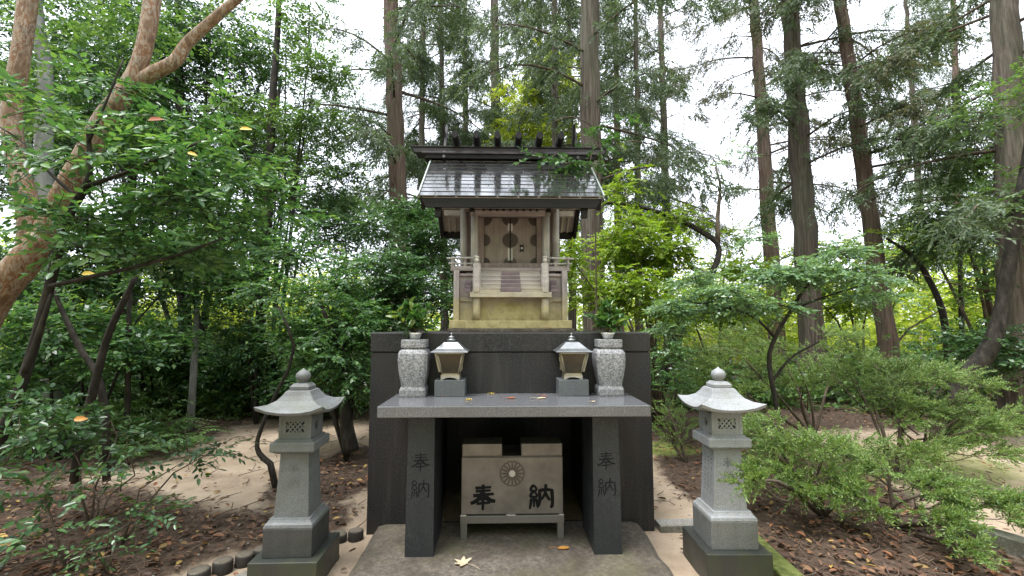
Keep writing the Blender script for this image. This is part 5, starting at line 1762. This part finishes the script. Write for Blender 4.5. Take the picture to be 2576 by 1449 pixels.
def fern(px, py, Y, s, label, seed):
    r = np.random.default_rng(seed)
    b = U(px, py, Y)
    b.z = ground_z(b.x, b.y)
    t = Thing('fern', label, 'fern', b, 'ferns at the edge of the clearing')
    arrs = []
    for k in range(11):
        a = 2 * PI * k / 11 + r.uniform(-.2, .2)
        h = Vector((math.cos(a), math.sin(a), 0))
        L = s * r.uniform(.75, 1.1)
        pts = curve([b, b + h * L * .45 + Vector((0, 0, L * .5)), b + h * L + Vector((0, 0, L * .42))], 16)
        t.part('frond_stalk', MB().tube(pts, [.004 - .0002 * i for i in range(16)], 4), 'litter_twig')
        for sd_ in (-1, 1):
            side = Vector((h.y, -h.x, 0)) * sd_
            P0 = np.array([list(p) for p in pts[3:]])
            m = len(P0)
            arrs.append(leaves(P0, np.tile(np.array(side * 1.0 + h * .45), (m, 1)), np.tile(np.array([0, 0, 1.0]), (m, 1)) + r.normal(0, .12, (m, 3)), np.linspace(.13, .02, m) * s / .5, np.full(m, .035) * s / .5, .1, False, .15))
    t.npart('frond_leaflets', np.concatenate(arrs), 'leaf_fern', kind='stuff')


fern(395, 1035, 6.0, .62, 'large pale green fern at the left edge of the clearing', 1)
fern(455, 1075, 5.6, .5, 'fern nearer the sand, right of the large fern', 2)
fern(330, 1090, 5.2, .5, 'shaded fern left of the large fern', 3)

# ------------------------------------------------------------------ right: bright maples, sapling, junipers
tr = []
cp, rp = px_tube([(1640, 1050, 34), (1700, 860, 28), (1740, 760, 20), (1790, 690, 17), (1808, 620, 15), (1760, 580, 14), (1690, 545, 12), (1600, 518, 9), (1520, 510, 6)], 7.4, 26)
cp[0].z = -.1
tr.append((cp, rp, 'dark_bark', 'trunk'))
c2, r2 = px_tube([(1806, 610, 14), (1806, 540, 11), (1812, 470, 7), (1800, 420, 4)], 7.4, 10)
tr.append((c2, r2, 'brown_bark', 'limb'))
c2, r2 = px_tube([(1780, 690, 16), (1740, 672, 13), (1722, 640, 8)], 7.4, 8)
tr.append((c2, r2, 'brown_bark', 'limb'))
bush('maple_tree', 'bright yellow-green maple with a curved bare branch right of the shrine', 'tree',
     [(1480, 590, 9.6, 70, .5, 60, 220), (1590, 600, 7.2, 90, .6, 70, 340), (1660, 660, 7.2, 110, .6, 70, 380), (1540, 720, 6.8, 100, .6, 60, 330), (1450, 690, 9.6, 60, .5, 60, 180), (1430, 640, 6.6, 35, .3, 60, 90), (1640, 760, 6.6, 90, .5, 50, 240), (1560, 450, 7.4, 40, .4, 90, 100), (1690, 560, 7.6, 80, .5, 50, 130)],
     (2.35, 7.3, 0), 'leaf_bright', .062, .04, .24, 10, 'brown_bark', True, .025, trunk=tr, k=9)
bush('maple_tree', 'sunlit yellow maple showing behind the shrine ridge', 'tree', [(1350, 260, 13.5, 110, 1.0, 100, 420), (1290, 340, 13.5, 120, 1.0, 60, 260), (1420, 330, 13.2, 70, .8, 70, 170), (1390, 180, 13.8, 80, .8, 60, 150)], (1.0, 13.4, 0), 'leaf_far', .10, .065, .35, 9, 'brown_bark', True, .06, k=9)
bush('maple_tree', 'yellow-green maple between the two thick right-hand cedars', 'tree', [(2100, 640, 12.5, 120, .9, 60, 330), (2180, 740, 12.0, 130, .9, 70, 380), (2020, 720, 12.3, 110, .9, 70, 300), (2330, 650, 12.6, 130, .9, 60, 320), (2400, 760, 12.2, 120, .9, 70, 320)], (9.4, 12.3, 0), 'leaf_bright', .09, .06, .32, 9, 'brown_bark', True, .04, k=9)
bush('maple_tree', 'light green maple left of the mid-sized cedar', 'tree', [(1850, 690, 11.5, 110, .8, 60, 300), (1740, 780, 11.2, 130, .8, 60, 300), (1880, 800, 11.0, 110, .8, 60, 260), (1830, 610, 11.8, 50, .5, 50, 90)], (5.0, 11.3, 0), 'leaf_bright', .085, .055, .3, 9, 'brown_bark', True, .04, k=9)
bush('green_tree', 'loose green tree at the right edge under the broad cedar', 'tree', [(2380, 520, 8.6, 130, .8, 70, 260), (2480, 440, 8.2, 110, .8, 70, 220), (2430, 600, 8.2, 130, .8, 60, 260), (2300, 560, 9.0, 90, .6, 40, 110), (2520, 700, 7.6, 80, .6, 80, 170)], (8.9, 8.4, 0), 'leaf_mid', .075, .04, .28, 9, 'brown_bark', True, .04, k=8)
# sapling with pale flat layers right of the altar
Ys = 5.0
cp, rp = px_tube([(1962, 1060, 14), (1945, 980, 13), (1935, 900, 13), (1955, 840, 12), (1990, 780, 10), (2030, 720, 8), (2075, 680, 5)], Ys, 18)
tr = [(cp, rp, 'dark_bark', 'trunk')]
for pts in ([(1942, 960, 9), (1990, 900, 7), (2060, 860, 4)], [(1950, 850, 9), (1900, 800, 7), (1820, 770, 5), (1730, 760, 3)], [(1990, 780, 8), (2080, 745, 6), (2180, 715, 4)]):
    c2, r2 = px_tube(pts, Ys, 8)
    tr.append((c2, r2, 'dark_bark', 'limb'))
b = cp[0].copy()
b.z = 0
bush('layered_sapling', 'slender sapling with flat tiers of pale green leaves above the right lantern', 'tree',
     [(1720, 770, 5.2, 90, .5, 22, 150), (1820, 740, 5.0, 90, .5, 20, 150), (1760, 700, 5.3, 70, .4, 18, 100), (1900, 770, 5.0, 80, .5, 22, 120), (2030, 690, 4.9, 90, .5, 20, 130), (2150, 690, 4.9, 90, .5, 20, 120), (2230, 740, 5.0, 80, .4, 22, 90), (2080, 640, 5.0, 60, .4, 18, 60), (1960, 690, 5.0, 70, .4, 18, 80), (1690, 830, 5.2, 60, .4, 20, 60), (1920, 600, 5.2, 50, .3, 20, 25), (1830, 400, 5.4, 40, .3, 40, 12)],
     b, 'leaf_pale', .05, .027, .24, 11, 'dark_bark', False, k=4, trunk=tr, flat=.06)
# maple spray hanging over the right of the roof
base = Vector((1.02, 5.75, 0))
cp = curve([base, Vector((1.06, 5.75, 1.6)), Vector((1.04, 5.6, 3.0)), Vector((.95, 4.9, 3.62)), Vector((.55, 3.95, 3.42)), Vector((.3, 3.85, 3.3))], 22)
bush('young_maple', 'young maple whose leafy branch hangs over the right end of the roof ridge', 'tree',
     [(1480, 390, 4.0, 55, .25, 25, 22), (1420, 420, 3.9, 50, .2, 20, 16), (1370, 390, 3.95, 40, .15, 15, 8), (1560, 330, 4.4, 70, .3, 40, 14)],
     base, 'leaf_dark', .055, .04, .16, 7, 'brown_bark', False, k=3, trunk=[(cp, [.012 * (1 - .8 * i / 21) for i in range(22)], 'brown_bark', 'trunk')], six=True, flat=.1)


def juniper(label, blobs, base, n_stem=7, group='spreading junipers on the right'):
    """low conifer: horizontal stems with upswept tufts of short needles"""
    t = Thing('spreading_juniper', label, 'shrub', base, group)
    arrs, tw = [], MB()
    b0 = Vector(base)
    for (px, py, Y, rx, ry, rz, n) in blobs:
        c = np.array(U(px, py, Y))
        r = np.array([rx * Y / FPX, ry, rz * Y / FPX])
        tgt = Vector(c)
        mid = b0.lerp(tgt, .5) + Vector((random.uniform(-.1, .1), random.uniform(-.1, .1), random.uniform(-.02, .12)))
        t.part('stem', MB().tube(curve([b0, mid, tgt], 8), [.022 - .0022 * i for i in range(8)], 6, True, .25), 'brown_bark')
        n = int(n * .72)
        for lc, lr in lobes(c, r * np.array([1, 1, .8]), 6, .8, (.25, .45)):
            tgt2 = Vector(lc)
            st = b0.lerp(tgt, random.uniform(.5, .95))
            tw.tube(curve([st, st.lerp(tgt2, .5) + Vector((0, 0, -.03)), tgt2], 5), [.007, .006, .005, .004, .003], 4)
            m = max(6, n // 6)
            q = unit(RNG.normal(size=(m, 3)))
            p = lc + q * (RNG.uniform(0, 1, (m, 1)) ** .5) * lr
            p[:, 2] = np.maximum(p[:, 2], .03)
            out = (p - np.array(b0)) * np.array([1, 1, 0])
            d = unit(out) * .7 + q * .45 + np.array([0, 0, .35]) + RNG.normal(0, .25, (m, 3))
            nn = np.array([0, 0, 1.0]) + RNG.normal(0, .5, (m, 3))
            # each branchlet: needles on both sides, in two planes
            for _ in range(2):
                arrs.append(sprays(p, d, nn, 13, RNG.uniform(.09, .17, m), .032, .0095, .8, .35, droop=0.0))
                nn = np.cross(unit(d), nn)
            for j in range(0, m, 3):
                a = Vector(p[j])
                tw.tube([a - Vector(unit(d[j])) * .06, a + Vector(unit(d[j])) * .12], [.0028, .0015], 3)
    t.part('twigs', tw, 'brown_bark', kind='stuff')
    t.npart('foliage', np.concatenate(arrs), 'leaf_juniper', kind='stuff')


juniper('feathery juniper mass at the back right, below the cedars', [(1760, 910, 6.6, 90, .6, 50, 260), (1870, 900, 6.5, 100, .6, 60, 320), (2000, 900, 6.4, 110, .6, 60, 340), (2120, 880, 6.6, 110, .6, 60, 320), (1930, 850, 7.0, 120, .6, 40, 240), (1820, 970, 6.2, 80, .4, 30, 140), (2020, 980, 6.0, 100, .4, 25, 150)], (4.2, 6.5, 0))
juniper('large feathery juniper at the middle right with bare inner stems', [(2240, 950, 5.2, 110, .6, 50, 330), (2360, 960, 5.0, 110, .6, 50, 330), (2200, 1020, 5.0, 90, .5, 45, 250), (2330, 1060, 4.8, 110, .5, 60, 330), (2450, 1030, 4.7, 90, .5, 60, 280), (2250, 1130, 4.6, 90, .5, 40, 200), (2430, 1120, 4.5, 90, .4, 40, 210), (2150, 950, 5.4, 70, .5, 45, 180)], (3.9, 4.8, 0))
juniper('low juniper right behind the right stone lantern', [(1940, 1100, 4.1, 80, .4, 50, 240), (2030, 1130, 4.0, 90, .4, 50, 270), (1960, 1190, 3.8, 80, .4, 40, 220), (2080, 1210, 3.7, 80, .4, 40, 220), (1885, 1215, 2.82, 34, .08, 18, 50), (2120, 1130, 4.2, 70, .4, 40, 180)], (2.55, 3.9, 0))
juniper('low juniper branch sweeping to the lower right', [(2200, 1260, 3.5, 90, .35, 40, 200), (2330, 1240, 3.5, 90, .35, 35, 210), (2440, 1260, 3.4, 80, .3, 35, 190), (2240, 1180, 3.8, 90, .35, 30, 170), (2420, 1370, 3.0, 40, .15, 18, 50), (2380, 1290, 3.3, 60, .2, 25, 90)], (3.0, 3.7, 0))
juniper('small juniper tuft beside the plinth on the sandy strip', [(1700, 1090, 5.4, 50, .3, 30, 80), (1680, 1030, 5.8, 50, .3, 30, 70)], (2.0, 5.4, 0))
bush('evergreen_shrub', 'dark blue-green shrub under the leaning trunk at the right', 'shrub', [(2400, 870, 7.0, 110, .6, 50, 300), (2330, 920, 6.8, 80, .5, 40, 180), (2540, 900, 6.4, 90, .6, 80, 260)], (7.0, 7.0, 0), 'leaf_dark', .07, .035, .28, 9, 'brown_bark', True, .03, k=8)
bush('evergreen_shrub', 'thin twiggy shrub just right of the plinth', 'shrub', [(1680, 900, 6.2, 50, .4, 80, 110), (1700, 980, 6.0, 50, .4, 50, 70)], (2.1, 6.1, 0), 'leaf_glossy', .05, .026, .2, 9, 'brown_bark', True, .02, k=7)
# leaning brown trunk at the right
cp, rp = px_tube([(2418, 960, 62), (2448, 925, 58), (2492, 870, 52), (2520, 780, 46), (2540, 660, 42), (2570, 480, 36), (2600, 300, 30)], 6.2, 16)
bush('leaning_tree', 'brown trunk leaning out of the ground at the right edge', 'tree', [(2560, 250, 6.2, 110, .8, 90, 160), (2640, 480, 6.2, 120, .8, 120, 160)], (cp[0].x - .05, 6.2, 0), 'leaf_mid', .07, .035, .28, 9, 'brown_bark', False, trunk=[([Vector((cp[0].x - .12, 6.2, -.1))] + cp, [rp[0] * 1.25] + rp, 'dark_bark', 'trunk')], k=7)
# thin stems in the sunny right background
for i, (pts, Y, lab) in enumerate((([(2385, 880, 22), (2370, 780, 20), (2330, 690, 17), (2290, 640, 12), (2230, 600, 8)], 9.0, 'curved thin stem in the sunny right background'),
                                   ([(2420, 880, 16), (2418, 760, 15), (2415, 640, 12), (2420, 540, 8)], 9.6, 'straight thin stem in the sunny right background'))):
    cp, rp = px_tube(pts, Y, 14)
    f = Vector((cp[0].x, cp[0].y, 0))
    th = Thing('bare_stem_sapling', lab, 'sapling', f)
    th.part('stem', MB().tube([f] + cp, [rp[0] * 1.1] + rp, 8, True, .2), 'dark_bark')
    q = np.array(cp[-1])[None, :] + RNG.normal(0, .3, (25, 3)) * np.array([1, 1, .5])
    th.npart('foliage', sprays(q, RNG.normal(0, 1, (25, 3)) * np.array([1, 1, .2]), np.array([[0, 0, 1.0]]).repeat(25, 0) + RNG.normal(0, .2, (25, 3)), 9, .26, .075, .045), 'leaf_bright', kind='stuff')

# ------------------------------------------------------------------ the surrounding woodland, one far mass all round
arrs = []
rw = np.random.default_rng(77)
for i in range(250):
    a = rw.uniform(0, 2 * PI) if i >= 150 else rw.uniform(-1.05, 1.05)      # a = 0 looks along +Y
    front = math.cos(a) > -.05
    R_ = rw.uniform(17, 30) if front else rw.uniform(10, 16)
    x, y = math.sin(a) * R_, 2 + math.cos(a) * R_
    top = rw.uniform(3.0, 6.2) if front else rw.uniform(9, 14)  # unseen trees behind the viewer made taller to darken the altar front
    if front and R_ < 20:
        top *= .7
    c = np.array([x, y, top * .45])
    r = np.array([rw.uniform(1.6, 3.2), rw.uniform(1.6, 3.0), top * .55])
    for lc, lr in lobes(c, r, 8, .7, (.3, .5)):
        m = 15 if front else 9
        p, d, nn = blob_twigs(lc, lr, m)
        p[:, 2] = np.maximum(p[:, 2], .05)
        k = 1.15 if front else 2.6
        arrs.append(sprays(p, d, nn, 7, .45 * k, .16 * k, .095 * k, .9, .35))
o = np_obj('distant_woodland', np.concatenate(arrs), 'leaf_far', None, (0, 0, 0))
tag(o, 'sunlit yellow-green woodland far behind the trees', 'woodland', kind='stuff')

# undergrowth that closes the view at the foot of the trees
arrs = []
for i in range(120):
    Y = rw.uniform(8.9, 15)
    px = rw.uniform(-150, 2750)
    x = (px - 1288) / FPX * Y
    if -2.4 < x < 1.6 and Y < 9.2:
        continue
    h = rw.uniform(.5, 1.15) * (1.25 if px < 1000 else 1.0)
    c = np.array([x, Y, h * .4])
    for lc, lr in lobes(c, np.array([rw.uniform(.7, 1.3), .6, h * .6]), 5, .7, (.35, .6)):
        p, d, nn = blob_twigs(lc, lr, 22)
        p[:, 2] = np.maximum(p[:, 2], .04)
        arrs.append(sprays(p, d, nn, 8, .3, .10, .055, .9, .35))
for i in range(110):
    px = rw.uniform(-150, 960)
    Y = rw.uniform(7.9, 9.6) if px > 430 else rw.uniform(5.6, 9.0)
    c = np.array([(px - 1288) / FPX * Y, Y, .2])
    for lc, lr in lobes(c, np.array([rw.uniform(.4, .8), .4, rw.uniform(.25, .5)]), 4, .7, (.35, .6)):
        p, d, nn = blob_twigs(lc, lr, 14)
        p[:, 2] = np.maximum(p[:, 2], .04)
        arrs.append(sprays(p, d, nn, 8, .2, .065, .034, .9, .35))
o = np_obj('undergrowth', np.concatenate(arrs), 'leaf_mid', None, (0, 0, 0))
tag(o, 'leafy green undergrowth at the feet of the trees beyond the clearing', 'undergrowth', kind='stuff')



tot = sum(len(o.data.loop_triangles) if False else len(o.data.polygons) for o in scene.objects if o.type == 'MESH')
print('POLYS', tot, 'OBJECTS', len(scene.objects))
